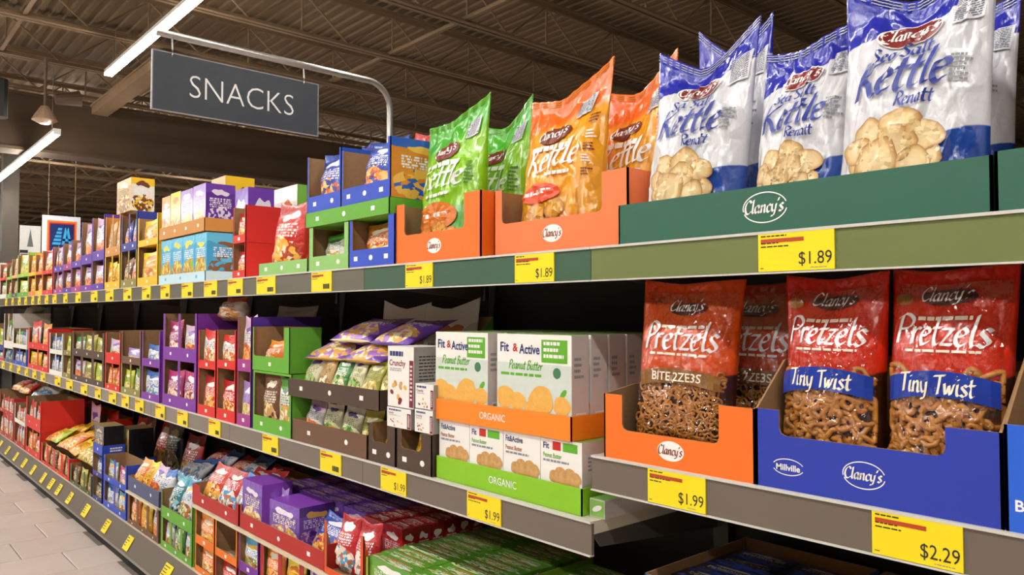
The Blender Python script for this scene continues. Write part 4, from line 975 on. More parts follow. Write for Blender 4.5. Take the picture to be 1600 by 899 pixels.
BDESC = {k: k + ' bag' for k in PR}; BDESC.update(whitegreen='white-green bag', whitered='white-red bag', whiteorange='white-orange bag', whiteblue='white-blue bag', skyblue='sky-blue bag', mixedleaf='leaf-print bag', kidred='red-white bag', greencarton='green bag', kidswhite='white picture bag', lime='lime bag')
def side_print(name, c1, c2, c3):
    return printed(name, c1, c2, c3, '#e8e6f0', [c3, c1, c2], foil=False)
def stack(tiers, px0, px1, z0, y0, dep=.3, gap=.002):
    """tiers: list of (py_top at px1, fn(x0,x1,z0,z1)) built one on another, widths from the photo"""
    x0, x1 = PX(px0, y0), PX(px1, y0) - gap; z = z0
    for pyt, fn in tiers:
        z1 = ZP((px0 + px1) / 2, pyt, y0); fn(x0, x1, z, z1 - .0015); z = z1
def window_case(desc, col, prints, nwin, y0, dep=.3, lipf=.22, topbar=.0, group=None, bagdesc='bag', back=None, roof=False, fill=.82, marks=None, inner=None, side=None, behind=1, lean=6):
    """display carton with nwin openings, one bag (or column of two) in each"""
    def fn(x0, x1, z0, z1):
        h = z1 - z0; w = x1 - x0
        case('display_case', desc, x0, x1, z0, y0, dep, BC[col] if isinstance(col, str) else col, h * lipf, h, h, pw=max(.008, w * .06), mids=[k / nwin for k in range(1, nwin)], topbar=topbar, roof=roof, marks=nwin if marks is None else marks, group=group or 'display cases of snacks', inner=inner, side_mat=side)
        bw = w / nwin
        for k in range(nwin):
            for d in range(behind):
                m = PR[prints[(k + d) % len(prints)]]
                hh = h * fill * rnd.uniform(.92, 1.05); t_ = min(.036, dep * .28)
                nm = place(k, nwin); bd = BDESC[prints[(k + d) % len(prints)]]
                bag('%s in the %s%s%s' % (bd, desc, '' if nwin == 1 else ', ' + nm, '' if d == 0 else ', behind'), m, x0 + bw * (k + .5), y0 + .004 + t_ * .5 + d * (t_ + .015), z0 + .0035, bw * .9, hh, t_, (-R(2), 0, R(rnd.uniform(-3, 3))), group='bags in display cases', fit=(x0 + bw * k + (.004 if k == 0 else .001), x0 + bw * (k + 1) - (.004 if k == nwin - 1 else .001), y0 + .005))
    return fn

# ================================================================== TOP SHELF, FAR STRETCH
zs = ZT + .001
far = [ # px0, px1, split, top, carton colours and prints (lower, upper)
 (-14, 0, 439, 413, 'red', 'white', 'red', 'whitegreen'), (0, 10, 438, 412, 'white', 'red', 'whitegreen', 'whitered'), (10, 18, 437, 411, 'green', 'lime', 'peach', 'green'), (18, 27, 435, 404, 'darkgreen', 'peach', 'peach', 'peach'),
 (27, 44, 433, 397, 'green', 'lime', 'lime', 'lime'), (44, 55, 431, 397, 'orange', 'yellow', 'yellow', 'yellow'), (55, 66, 429, 397, 'yellow', 'orange', 'orange', 'orange'),
 (66, 82, 428, 390, 'red', 'red', 'orange', 'red')]
nmz = ['eighth', 'seventh', 'sixth', 'fifth', 'fourth', 'third', 'second', 'first']
for k, (a, b, s_, t_, c0, c1, p0, p1) in enumerate(far):
    stack([(s_, window_case('lower far %s case, %s before the purple cases' % (c0, nmz[k]), c0, [p0], 1, .0, fill=.9)), (t_, window_case('upper far %s case, %s before the purple cases' % (c1, nmz[k]), c1, [p1], 1, .0, lipf=.15, fill=1.0))], a, b, zs, 0)
pur = [(83, 98, 425, 384, 'magenta', 'purple', 2), (98, 111, 422, 379, 'purple', 'magenta', 1), (111, 126, 418, 373, 'magenta', 'purple', 1), (126, 143, 413, 345, 'violet', 'purple', 1), (143, 162, 407, 338, 'purple', 'purple', 1)]
nmz = ['fifth', 'fourth', 'third', 'second', 'first']
for k, (a, b, s_, t_, c0, c1, nw) in enumerate(pur):
    stack([(s_, window_case('lower %s cracker case, %s left of the yellow cases' % (c0, nmz[k]), c0, ['whiteorange'], nw, .0, fill=.92, side=BC['purple'])), (t_, window_case('upper %s cracker case, %s left of the yellow cases' % (c1, nmz[k]), c1, ['whiteorange'], nw, .0, fill=.92, side=BC['purple']))], a, b, zs, 0)
stack([(400, window_case('lower yellow case next to the purple cases', 'yellow', ['yellow'], 2, 0)), (336, window_case('upper tan case next to the purple cases', 'tan', ['gold'], 2, 0, inner=BC['tan']))], 163, 187, zs, 0)
stack([(392, window_case('lower olive case of brown wafer bags', 'olive', ['brown', 'red'], 2, 0)), (334, window_case('upper navy case of blue wafer bags', 'navy', ['blue'], 2, 0, side=BC['navy']))], 188, 213, zs, 0)
stack([(384, window_case('lower yellow case of yellow snack bags', 'yellow', ['yellow'], 1, 0)), (337, window_case('upper yellow case of yellow snack bags', 'yellow', ['yellow'], 1, 0))], 214, 246, zs, 0)
CSIDE = side_print('print_side_gold', '#e9e2d2', '#e8b820', '#6a3418'); CPUR = side_print('print_side_purple', '#5d2d92', '#6a3aa2', '#d8d4e4'); CBLU = side_print('print_side_blue', '#3aa8d8', '#58bce0', '#7a5a3a'); CTOPW = mat('carton_top_white', '#e8e4da', .5)
x0 = PX(180); zt_ = ZP(200, 333)
box('tall white and gold carton lying on top of the tan and navy cases', [PR['gold'], CSIDE, CTOPW], PX(191), .0, zt_ + .012, PX(203) - PX(181), .125, ZP(191, 286) - zt_, group='cartons on the top shelf')
# tray of sky blue boxes, tan tray above
x0, x1 = PX(248), PX(320); z1 = ZP(300, 366)
case('display_tray', 'low white tray under the sky blue cereal boxes', x0, x1, zs, 0, .27, BC['sky'], .045, .045, .045, marks=3, mcol=mat('soft_blue', '#6ab0d0', .5))
e = [248.5, 265, 282, 301, 319.5]
for k in range(4):
    xa, xb = PX(e[k]), PX(e[k + 1])
    box('sky blue cereal box on the top shelf, %s' % place(k, 4), [PR['skyblue'], CBLU, mat('box_top_blue', '#3a9ac8', .5)], (xa + xb) / 2, .008, zs + .004, xb - xa - .004, .24, min(ZP((e[k] + e[k + 1]) / 2, 372 - k * 3), ZP(300, 366)) - zs - .006, group='sky blue cereal boxes')
zz = ZP(300, 366) + .004
case('display_tray', 'tan tray of yellow and lilac cracker boxes', PX(247.5), PX(318), zz, 0, .27, BC['tan'], .06, .06, .06, marks=4)
e = [248.5, 262, 278, 297, 317]
for k, (m, d, tp) in enumerate((('orange', 'slim orange and white', 308), ('yellow', 'pale yellow', 301), ('lilac', 'lilac', 297), ('lilac', 'yellow and lilac', 289))):
    xa, xb = PX(e[k]), PX(e[k + 1])
    box('%s cracker box in the tan tray, %s' % (d, place(k, 4)), [PR[m], CPUR, mat('box_top_purple', '#6a4a9a', .5)], (xa + xb) / 2, .008, zz + .004, xb - xa - .005, .135, ZP((e[k] + e[k + 1]) / 2, tp) - zz - .005, group='cracker boxes in the tan tray')
zb_ = zz + .002
# boxes standing further back
def backbox(label, px0, px1, pyt, z, y, d, mats, h=None):
    xb = PX(px0, y); xw = .2
    box(label, mats, xb - xw / 2, y, z, xw, d, ZP((px0 + px1) / 2, pyt, y + d / 2) - z, group='cartons on the top shelf')
backbox('yellow, brown and white carton behind the purple cracker box', 350, 387, 279, zs, .31, .16, [PR['gold'], CSIDE, BC['yellow']])
xb = PX(362) - .006
backbox('dark purple carton behind the red cases', 386, 424, 296, zs, .31, .15, [PR['purple'], CPUR, mat('box_top_purple', '#6a4a9a', .5)])
box('white and green carton behind the red cases', [PR['pasta'], side_print('print_side_white', '#e6e4de', '#7ab84a', '#8a3a6a'), BC['white']], (PX(427, .33) + PX(463, .33)) / 2, .33, zs, PX(463, .33) - PX(427, .33), .12, ZP(445, 293, .33) - zs, group='cartons on the top shelf')
# red cases, with a low green tray of red bags beside them
stack([(380, window_case('lower red snack case beside the sky blue boxes', 'red', ['red'], 1, 0, dep=.30, back=.2)), (322, window_case('upper red snack case beside the sky blue boxes', 'red', ['red'], 1, 0, dep=.30))], 363, 383, zs, 0)
x0, x1 = PX(404), PX(480)
case('display_tray', 'low pale green tray holding two red snack bags', x0, x1, zs, 0, .26, BC['palegreen'], .047, .047, .047, marks=3)
bag('red snack bag in the pale green tray, left of the pair', PR['red'], PX(438, .06), .065, zs + .004, .2, .27, .09, (R(-4), R(4), R(8)), 1, 'red snack bags', fit=(x0 + .02, x1 - .1, .008))
bag('red snack bag in the pale green tray, right of the pair', PR['red'], PX(465, .06) + .03, .13, zs + .004, .17, .26, .06, (R(-4), R(-4), R(8)), 2, 'red snack bags', fit=(x0 + .1, x1 - .006, .155))
# two-tier stand of blue cases
x0, xm, x1 = PX(482), PX(545), PX(616); zmid = ZP(545, 345)
h1 = zmid - zs - .002
case('display_case', 'lower pale green case with torn front holding white bags', x0, xm - .002, zs, 0, .32, BC['palegreen'], .05, h1, h1, pw=.03, marks=2, side_mat=BC['green'])
case('display_case', 'lower blue case holding orange and purple snack bags', xm, x1, zs, 0, .32, BC['blue'], .055, h1, h1, pw=.02, pwr=.035, marks=3)
FX, FX2 = x0, xm - .002
for k, (m, f, h_) in enumerate((('whitegreen', .3, .10), ('green', .62, .12), ('red', .8, .09))):
    bag('crumpled %s bag in the lower pale green case, %s' % (('white', 'green', 'red')[k], place(k, 3)), PR[m], x0 + (xm - x0) * f, .06 + .02 * k, zs + .006, .13, h_ * 1.25, .05, (R(-6), R(3 * k - 3), R(3)), k, 'bags in display cases', fit=(FX + .004, FX2 - .004, .006 + .085 * k))
FX, FX2 = xm, x1
for k, (m, f, h_) in enumerate((('orange', .35, .12), ('blue', .6, .13), ('red', .8, .12))):
    bag('%s snack bag in the lower blue case, %s' % (('orange', 'dark blue', 'red')[k], place(k, 3)), PR[m], xm + (x1 - xm) * f, .06 + .02 * k, zs + .006, .16, h_ * 1.15, .05, (R(-6), R(3 * k - 3), R(3)), k, 'bags in display cases', fit=(FX + .004, FX2 - .004, .006 + .085 * k))
xa, xb = PX(478), PX(609)
z2 = zmid; 
case('display_tray', 'flat bright green tray between the blue cases', xa, xb, z2, -.004, .34, BC['green'], .05, .05, .05, marks=3)
z3 = z2 + .051
SIDEO = side_print('print_side_snack', '#e08a2a', '#2a5ac0', '#f0b850')
xm2 = PX(532)
hA, hB = ZP(505, 236) - z3, ZP(570, 222) - z3
case('display_case', 'upper blue case with kraft inside, left of the pair', xa + .002, xm2 - .002, z3, 0, .30, BC['blue'], .055, hA * .97, hA, pw=.012, marks=2, side_mat=SIDEO)
case('display_case', 'upper blue case with kraft inside, right of the pair', xm2, xb, z3, 0, .30, BC['blue'], .055, hB * .97, hB, pw=.012, pwr=.014, marks=3, side_mat=SIDEO)
bag('dark blue snack bag in the upper left blue case, left one', PR['blue'], xa + .09, .06, z3 + .005, .15, .21, .08, (R(-4), 0, R(8)), 0, 'bags in display cases', fit=(xa + .008, xa + .18, .008))
bag('dark blue snack bag in the upper left blue case, right one', PR['blue'], xa + .24, .10, z3 + .005, .12, .22, .07, (R(-4), 0, R(4)), 1, 'bags in display cases', fit=(xa + .182, xm2 - .006, .008))
bag('orange and blue snack bag in the upper right blue case', PR['blue'], xm2 + .15, .06, z3 + .005, .19, .20, .09, (R(-8), R(3), R(6)), 3, 'bags in display cases', fit=(xm2 + .005, xb - .005, .008))
bag('purple and red snack bag in the upper right blue case', PR['red'], xm2 + .22, .13, z3 + .005, .14, .23, .07, (R(-6), R(3), R(4)), 2, 'bags in display cases', fit=(xm2 + .005, xb - .005, .135))

# ================================================================== MIDDLE SHELF, FAR STRETCH TO ORGANIC BOXES
zs = ZM + .001
def wc(desc, col, prints, n=1, **k): return window_case(desc, col, prints, n, 0.0, **k)
stack([(547, wc('lower red case at the middle shelf far end', 'red', ['lime', 'teal'], 2)), (506, wc('upper blue case at the middle shelf far end', 'navy', ['orange', 'lime'], 2))], -14, 8, zs, 0)
stack([(545, wc('lower teal case near the middle shelf end', 'slate', ['teal', 'green'], 2)), (490, wc('upper teal and white case near the far end', 'white', ['whitegreen', 'teal'], 2))], 8, 22, zs, 0)
stack([(545, wc('lower blue case of white snack bags, far middle shelf', 'blue', ['whiteblue', 'whitegreen'], 2)), (514, wc('upper white case under the crumpled sheet', 'white', ['whitegreen', 'whiteblue'], 2)),], 22, 44, zs, 0)
o = bag('large crumpled grey-white bag lying over the far middle shelf cases', mat('grey_film', '#b9b6b2', .35), PX(50, .25), .22, ZP(34, 510) + .07, .42, .16, .1, (R(-70), 0, 0), 3, cat_='bag', name='crumpled_bag')
stack([(547, wc('lower red case of yellow and red bags', 'red', ['yellow', 'orange'], 2)), (513, wc('upper red tray heaped with red bags', 'red', ['whitered', 'orange'], 2, fill=1.25, lipf=.3))], 46, 78, zs, 0)
stack([(554, wc('lower white case left of the olive trays', 'white', ['whiteblue'], 2)), (521, wc('upper white case left of the olive trays', 'white', ['whiteblue'], 2))], 79, 100, zs, 0)
stack([(556, wc('lower olive green case with yellow bags', 'olive', ['olive', 'lime'], 1)), (521, wc('upper olive green case with yellow bags', 'olive', ['lime'], 1))], 101, 113, zs, 0)
stack([(560, wc('lower dark brown tray with three olive bags', 'darkbrown', ['whiteorange', 'olive', 'lime'], 3)), (519, wc('upper dark brown tray with three olive bags', 'darkbrown', ['whitegreen', 'olive', 'olive'], 3, lipf=.3))], 114, 165, zs, 0)
stack([(569, wc('lower red case beside the brown trays', 'red', ['orange', 'red'], 2)), (520, wc('upper red case beside the brown trays', 'red', ['whiteorange'], 1, lipf=.35))], 166, 190, zs, 0)
stack([(570, wc('lower olive case of green and white bags', 'olive', ['lime', 'whitegreen'], 2)), (517, wc('upper kraft brown empty-looking case', 'brown', ['lilac'], 1, fill=.45))], 191, 222, zs, 0)
SIDEP = side_print('print_side_bread', '#6a2f96', '#7a3aa6', '#c8843a')
stack([(574, wc('lower violet case with one pale blue bag', 'violet', ['whiteblue'], 1)), (517, wc('upper violet case with a bread picture on its side', 'violet', ['whiteblue'], 1, fill=.6, side=SIDEP))], 223, 252, zs, 0)
stack([(565, wc('lower violet case of dark red bags with two windows', 'violet', ['magenta'], 2, lipf=.25)), (490, wc('upper violet case of dark red bags with two windows', 'violet', ['magenta', 'whiteorange'], 2, lipf=.28))], 256, 309, zs, 0)
for k, (a, b) in enumerate(((311, 339), (340, 370))):
    stack([(577, wc('lower bright red case, %s of the pair' % ('left', 'right')[k], 'red', ['red'], 1, lipf=.22)), (516, wc('upper bright red case, %s of the pair' % ('left', 'right')[k], 'red', ['whitered'], 1, lipf=.22, fill=.95))], a, b, zs, 0)
bag('round red and white bag on top of the right red case', PR['whitered'], PX(362, .12), .13, ZP(340, 516) + .035, .2, .11, .12, (R(-10), 0, R(4)), 4, 'bags in display cases')
stack([(581, wc('lower purple and white slim case beside the green cases', 'magenta', ['lilac'], 1, side=BC['purple'])), (495, wc('upper purple and white slim case beside the green cases', 'magenta', ['whiteorange'], 1, fill=.95, side=BC['purple']))], 372, 394, zs, 0)
# green cases
x0, x1 = PX(397), PX(457); zm_ = ZP(430, 582); h1 = zm_ - zs - .002
case('display_case', 'lower bright green case with two tall bags', x0, x1, zs, 0, .34, BC['green'], h1 * .25, h1, h1, pw=.014, pwr=.016, topbar=.008, marks=2)
bag('clear-fronted bag of dark dried fruit in the lower green case', PR['brown'], x0 + (x1 - x0) * .33, .03, zs + .0035, (x1 - x0) * .42, h1 * .95, .045, (R(-1), 0, R(1)), 0, 'bags in display cases', fit=(x0 + .004, x0 + (x1 - x0) * .54, .006))
bag('white bag with leaf picture in the lower green case', PR['whitegreen'], x0 + (x1 - x0) * .72, .03, zs + .0035, (x1 - x0) * .36, h1 * .93, .04, (R(-1), 0, R(1)), 1, 'bags in display cases', fit=(x0 + (x1 - x0) * .545, x1 - .004, .006))
h2 = ZP(430, 512) - zm_
x0b, x1b = PX(395.5), PX(453)
case('display_case', 'upper bright green case with cut-away front and orange bags', x0b, x1b, zm_, 0, .13, BC['green'], h2 * .33, h2, h2, pw=.012, pwr=.045, marks=1, postcut=True)
for k in range(2): bag('orange and white bag in the upper green case, %s one' % ('left', 'right')[k], PR['orange'], x0b + (x1b - x0b) * (.3 + .34 * k), .06 + .01 * k, zm_ + .0035, .14, h2 * .66, .08, (R(-6), 0, R(3)), k + 1, 'bags in display cases', fit=(x0b + .004 + .16 * k, x0b + .162 + .16 * k, .006))
# deep green tray with pasta packs behind
xa = x1b + .02; zz = ZP(520, 575, .16)
case('display_tray', 'deep green tray of pasta packs behind the salad bags', xa, xa + .62, zs + .02, .25, .18, BC['green'], .25, .27, .42, pw=.02, marks=0, side_mat=BC['green'])
for k in range(2): bag('large clear pack of yellow pasta in the deep green tray, %s one' % ('left', 'right')[k], PR['pasta'], xa + .17 + .28 * k, .34, zs + .03, .27, .46, .1, (R(-6), 0, R(8)), k + 2, 'pasta packs', name='pasta_pack')
bag('translucent white pack leaning over the slim purple case', mat('white_film', '#d6d4d0', .2, coat=.5), PX(440, .3), .36, zs + .345, .34, .14, .1, (R(-10), 0, R(6)), 2, 'pasta packs', name='pasta_pack')
# brown salad trays
x0, x1 = PX(459), PX(575); 
case('display_tray', 'lower dark brown tray of leafy snack bags', x0, x1, zs, 0, .23, BC['brown'], .075, .075, .075, marks=2)
nb = 4
for k in range(nb): bag('green leafy bag in the lower brown tray, %s' % place(k, nb), PR[['whiteorange', 'mixedleaf', 'mixedleaf', 'olive'][k]], x0 + (x1 - x0) * (k + .5) / nb, .055, zs + .0045, .145, .135, .06, (R(-8), R(4 * (-1) ** k), R(3)), k, 'leafy bags in brown trays', fit=(x0 + (x1 - x0) * k / nb + .004, x0 + (x1 - x0) * (k + 1) / nb - .004, .006))
zm_ = ZP(458, 638) 
x0, x1 = PX(456), PX(598)
zt2 = zs + .158
case('display_tray', 'upper dark brown tray heaped with purple and olive bags', x0, x1, zt2, -.01, .25, BC['darkbrown'], .062, .062, .062, marks=3)
for k in range(6): bag('leafy olive bag leaning out of the upper brown tray, %s' % place(k, 6), PR[['mixedleaf', 'gold', 'green', 'mixedleaf', 'olive', 'olive'][k]], x0 + (x1 - x0) * (k + .5) / 6, .04, zt2 + .0045, .15, .15, .045, (R(-22), R(4 * (-1) ** k), R(4)), k % 5, 'leafy bags in brown trays', fit=(x0 + (x1 - x0) * k / 6 + .004, x0 + (x1 - x0) * (k + 1) / 6 - .001, -.003))
for k in range(4): bag('purple bag lying across the upper brown tray, %s' % place(k, 4), PR['purple'], x0 + (x1 - x0) * (.22 + .2 * k), .06 + .03 * (k % 2), zt2 + .122 + .06 * (k % 2), .24, .2, .05, (R(-68), 0, R(8 - 3 * k)), k, 'purple bags in brown tray')
# small brown boxes and white cracker cartons
zc = ZM + .001
for k, (a, b) in enumerate(((577, 619), (621, 675))):
    xa, xb = PX(a), PX(b)
    case('display_tray', 'small dark brown box with cut-out front, %s of the pair' % ('left', 'right')[k], xa, xb, zc, .0, .2, BC['darkbrown'], .062, .115, .115, pw=.022, pwr=.045 if k == 0 else .05, postcut=True, marks=2)
    for j in range(2): bag('little yellow pouch in the %s small brown box, %s one' % (('left', 'right')[k], ('left', 'right')[j]), PR['yellow'], xa + (xb - xa) * (.36 + .26 * j), .05, zc + .005, .055, .095, .04, (R(-8), 0, R(10)), j, 'yellow pouches')
MAROON = mat('maroon_ink', '#7a1c38', .4)
def cereal_carton(label, x0, y, z, w, d, h, seed):
    th = thing('cereal_carton', label, 'box', (x0, y, z), group='white cereal cartons')
    b = MB(); b.box(0, w, 0, d, 0, h, 0, [0, 1, 1, 1, 0, 1]); b.build('carton', [CARDW, mat('carton_side_grey', '#9a9690', .5)], th)
    ar = Art(th, flat_front(0, .0004)); ar.bars(w * .08, h * .83, w * .6, h * .92, 1, NAVYI, 'small_print', 1, seed, 0, .9)
    ar.sans('Crunchy', w * .06, h * .68, h * .14, MAROON, 'printed_lettering', 1, .02, 'l', sx=min(1, w / h * 1.3)); ar.bars(w * .08, h * .58, w * .6, h * .64, 2, GREY, 'small_print', 1, seed + 1)
    ar.rect(w * .84, h * .02, w * .99, h * .78, MAROON, 'side_band', 1); ar.bars(w * .87, h * .1, w * .96, h * .7, 9, CARDW, 'small_print', 2, seed, .2, .5)
    r = random.Random(seed)
    for k in range(9): ar.oval(w * r.uniform(.15, .72), h * r.uniform(.08, .42), h * .055, h * .04, (COOKB, COOK, MAROON)[k % 3], 'cereal_picture', 1 + .2 * k, 1, 8, rise=r.uniform(0, 3))
    Art(th, flat_right(w, .0004)).bars(d * .15, h * .1, d * .85, h * .85, 14, BLACK, 'small_print', 1, seed + 4, .4, .35)
    return th
yc = .002; z0 = zc + .117; g_ = .0015
xa, xb = PX(606, yc), PX(643, yc)
cereal_carton('small white cereal carton standing on the left brown box', xa, yc, z0, xb - xa, .12, ZP(620, 637, yc) - z0 - .001, 3)
z1 = ZP(620, 636, yc)
cereal_carton('tall white cereal carton on top of the left stack', xa + .003, yc, z1, PX(646, yc) - xa, .12, ZP(628, 542, yc) - z1, 5)
xa, xb = PX(649, yc), PX(677, yc)
cereal_carton('white cereal carton on the right brown box, lower of the two', xa, yc, z0, xb - xa, .14, ZP(665, 641, yc) - z0 - .001, 7)
z1 = ZP(665, 640, yc)
cereal_carton('white cereal carton on the right brown box, upper of the two', xa, yc + .002, z1, xb - xa, .14, ZP(665, 601, yc) - z1, 9)

# ================================================================== BOTTOM SHELF
YB = -.038; zb = ZB + .001
def wb(desc, col, prints, n=1, **k): return window_case(desc, col, prints, n, YB, **k)
def zstack(px0, px1, tiers):
    x0, x1 = PX(px0, YB), PX(px1, YB) - .003; z = zb
    for z1, fn in tiers: fn(x0, x1, z, z1 - .0015); z = z1
    return x0, x1
LEDGE = mat('ledge_cream', '#d8cbb0', .5)
def ledge(label, x0, x1, z, y0=YB - .012):
    th = thing('riser_shelf', label, 'shelf', (x0, y0, z - .011), group='riser shelves')
    b = MB(); b.box(0, x1 - x0, .006, .5 - y0 - .03, .002, .009); b.build('shelf_board', LEDGE, th); b = MB(); b.box(0, x1 - x0, 0, .006, 0, .01); b.build('front_edge', LEDGE, th)
def heap(desc, prints, x0, x1, ya, yb, z, nx, ny, w, h, t_, tilt, group, rise=.0):
    p = (x1 - x0) / nx; gap = (yb - ya) / max(1, ny - 1)
    w = min(w, p * 1.0); t_ = min(t_, gap * math.cos(R(tilt)) * .74) if ny > 1 else t_; t_ = max(t_, .032)
    for j in range(ny):
        for i in range(nx):
            lab = '%s, %s row, %s' % (desc, 'front' if j == 0 else ORD[j], place(i, nx))
            bag(lab, PR[prints[(i * 3 + j * 2 + (i * j) % 2) % len(prints)]], x0 + p * (i + .5), ya + gap * j, z + rise * j + .012 * (i % 2), w, h * rnd.uniform(.88, 1.08), t_, (-R(tilt + (3, -3)[i % 2]), R(rnd.uniform(-4, 4)), R(rnd.uniform(-5, 5))), None, group, fit=(x0 + p * i - .004, x0 + p * (i + 1) + .004, None))
def grid_boxes(desc, mats, x0, y0, z, nx, ny, w, d, h, group, name='snack_box', jitter=.002):
    for j in range(ny):
        for i in range(nx):
            box('%s, %s from the front, %s' % (desc, ORD[j], place(i, nx)), mats, x0 + (i + .5) * (w + .003), y0 + j * (d + .002), z, w, d, h + rnd.uniform(-jitter, jitter), group=group, name=name)

zstack(-16, 2, [(.30, wb('lower yellow case at the bottom far edge', 'yellow', ['yellow', 'teal'], 2)), (.50, wb('upper orange case at the bottom far edge', 'orange', ['orange', 'teal'], 2))])
x0, x1 = zstack(3, 26, [(.36, wb('lower red tray of white packs, far bottom shelf', 'crimson', ['whitered'], 3, lipf=.15, fill=.95)), (.53, wb('upper red tray of white packs, far bottom shelf', 'crimson', ['whitered'], 3, lipf=.2))])
heap('red and white bag heaped over the far red trays', ['whitered', 'red'], x0, x1, .06, .2, .54, 4, 2, .3, .16, .09, 55, 'bags heaped on the bottom shelf')
x0, x1 = zstack(27, 44, [(.34, wb('lower red tray of white bottles-like packs', 'crimson', ['whiteorange'], 2, lipf=.15, fill=.95)), (.50, wb('upper white case with a red stripe', 'white', ['whitered'], 2, side=mat('side_white_red', '#e6e2de', .5)))])
bag('white bag lying on the white case with a red stripe', PR['whiteblue'], (x0 + x1) / 2, .1, .502, .3, .2, .1, (R(-60), 0, R(20)), 1, 'bags heaped on the bottom shelf')
x0, x1 = zstack(45, 68, [(.36, wb('lower bright red case of orange bags', 'red', ['orange', 'red'], 2)), (.60, wb('upper bright red case, tall and open fronted', 'red', ['whitered'], 2, lipf=.4))])
bag('white and yellow bag standing beside the tall red case', PR['whiteorange'], x1 + .16, .29, zb, .24, .42, .03, (R(-2), 0, R(2)), 2, 'bags heaped on the bottom shelf')
xq = PX(69, .2)
for k in range(4):
    b_ = case('display_case', 'red case standing at the back under the middle shelf, %s from the far end' % ORD[k], xq + .02 + k * .44, xq + .43 + k * .44, zb, .315, .17, BC['red'], .12, .38 - .02 * k, .38 - .02 * k, pw=.02, marks=2, group='display cases of snacks')
    bag('pale bag standing in the red back case, %s from the far end' % ORD[k], PR['whitered'], xq + .22 + k * .44, .385, zb + .0045, .3, .36, .08, (R(-3), 0, 0), k, 'bags in display cases')
x0, x1 = zstack(69, 114, [(.30, wb('lower red case under the yellow heap', 'red', ['orange', 'brown'], 4, lipf=.12, fill=.95))])
heap('yellow bag heaped on the red case', ['yellow', 'orange', 'yellow', 'lime'], x0, x1, -.005, .115, .31, 5, 2, .24, .16, .08, 60, 'yellow bags heaped on the red case', .03)
x0, x1 = zstack(115, 149, [(.28, wb('lower dark green case of brown bags', 'darkgreen', ['brown', 'olive'], 3, lipf=.15, fill=.95))])
heap('grey-green bag heaped on the dark green case', ['olive', 'mixedleaf', 'whitegreen'], x0, x1, .0, .16, .29, 4, 2, .2, .17, .08, 58, 'grey-green bags on the dark green case', .03)
# black boxes on blue trays
x0, x1 = zstack(150, 165, [(.30, wb('lowest blue case under the black box', 'navy', ['black', 'blue'], 1, lipf=.15, dep=.12)), (.43, wb('middle blue case under the black box', 'navy', ['whiteblue'], 1, lipf=.2, side=BC['blue'], dep=.12))])
case('display_tray', 'blue tray with white lettering under the black box', x0, x1, .432, YB, .125, BC['blue'], .06, .06, .06, marks=1, side_mat=BC['blue'])
ar = Art([o for o in bpy.data.objects if o.get('label') == 'blue tray with white lettering under the black box'][0], flat_right(x1 - x0)); ar.bars(.04, .015, .12, .045, 2, WHITE, 'printed_mark', 1, 3, .2, .6)
BKS = mat('box_black', '#121013', .3)
box('glossy black box with gold figures standing on the blue tray', [PR['black'], BKS, mat('box_top_bronze', '#8a7248', .4)], (x0 + x1) / 2, YB + .006, .438, x1 - x0 - .01, .11, .165, group='black boxes')
xk = PX(192, .1)
case('display_tray', 'blue tray under the second black box, set further back', xk - .02, xk + .20, .30, .09, .16, BC['blue'], .1, .1, .1, marks=1)
box('second black box, set further back under the middle shelf', [PR['gold'], BKS, mat('box_top_bronze', '#8a7248', .4)], xk + .09, .098, .306, .19, .14, .27, group='black boxes')
# blue cases
zstack(167, 203, [(.305, wb('lower royal blue case of white character bags', 'blue', ['whiteblue', 'kidswhite'], 2, lipf=.25, side=BC['blue'], dep=.12)), (.45, wb('upper royal blue case of white character bags', 'blue', ['kidswhite', 'magenta'], 2, lipf=.25, dep=.12))])
# orange bag case with slate tray on a riser
x0, x1 = zstack(205, 254, [(.315, wb('lower brown case of orange biscuit bags', 'brown', ['orange', 'yellow', 'whiteorange'], 3, lipf=.14, fill=.95))])
ledge('short cream riser shelf above the orange biscuit bags', x0, x1, .328)
case('display_tray', 'slate blue tray of mixed snack bags on the short riser', x0, x1, .329, YB, .16, BC['slate'], .075, .075, .075, marks=2)
for k in range(4): bag('%s bag standing in the slate blue tray, %s' % (('orange', 'orange and white', 'white', 'white and blue')[k], place(k, 4)), PR[['orange', 'yellow', 'whiteorange', 'whiteblue'][k]], x0 + (x1 - x0) * (k + .5) / 4, YB + .05, .334, .2, .16, .08, (R(-14), R(3 * (-1) ** k), R(4)), k, 'bags in the slate tray', fit=(x0 + (x1 - x0) * k / 4 + .003, x0 + (x1 - x0) * (k + 1) / 4 - .003, YB + .005))
heap('blue and white bag lying behind the slate tray', ['whiteblue', 'black', 'red', 'whiteblue', 'teal', 'orange'], x0, x1 + .35, .18, .31, .345, 5, 2, .26, .2, .09, 55, 'bags heaped behind the slate tray', .03)
heap('dim snack bag at the back of the bottom shelf', ['red', 'teal', 'brown', 'black', 'olive', 'whitered'], PX(200, .38), PX(300, .38), .415, .42, .20, 5, 1, .3, .36, .09, 8, 'dim bags at the back')
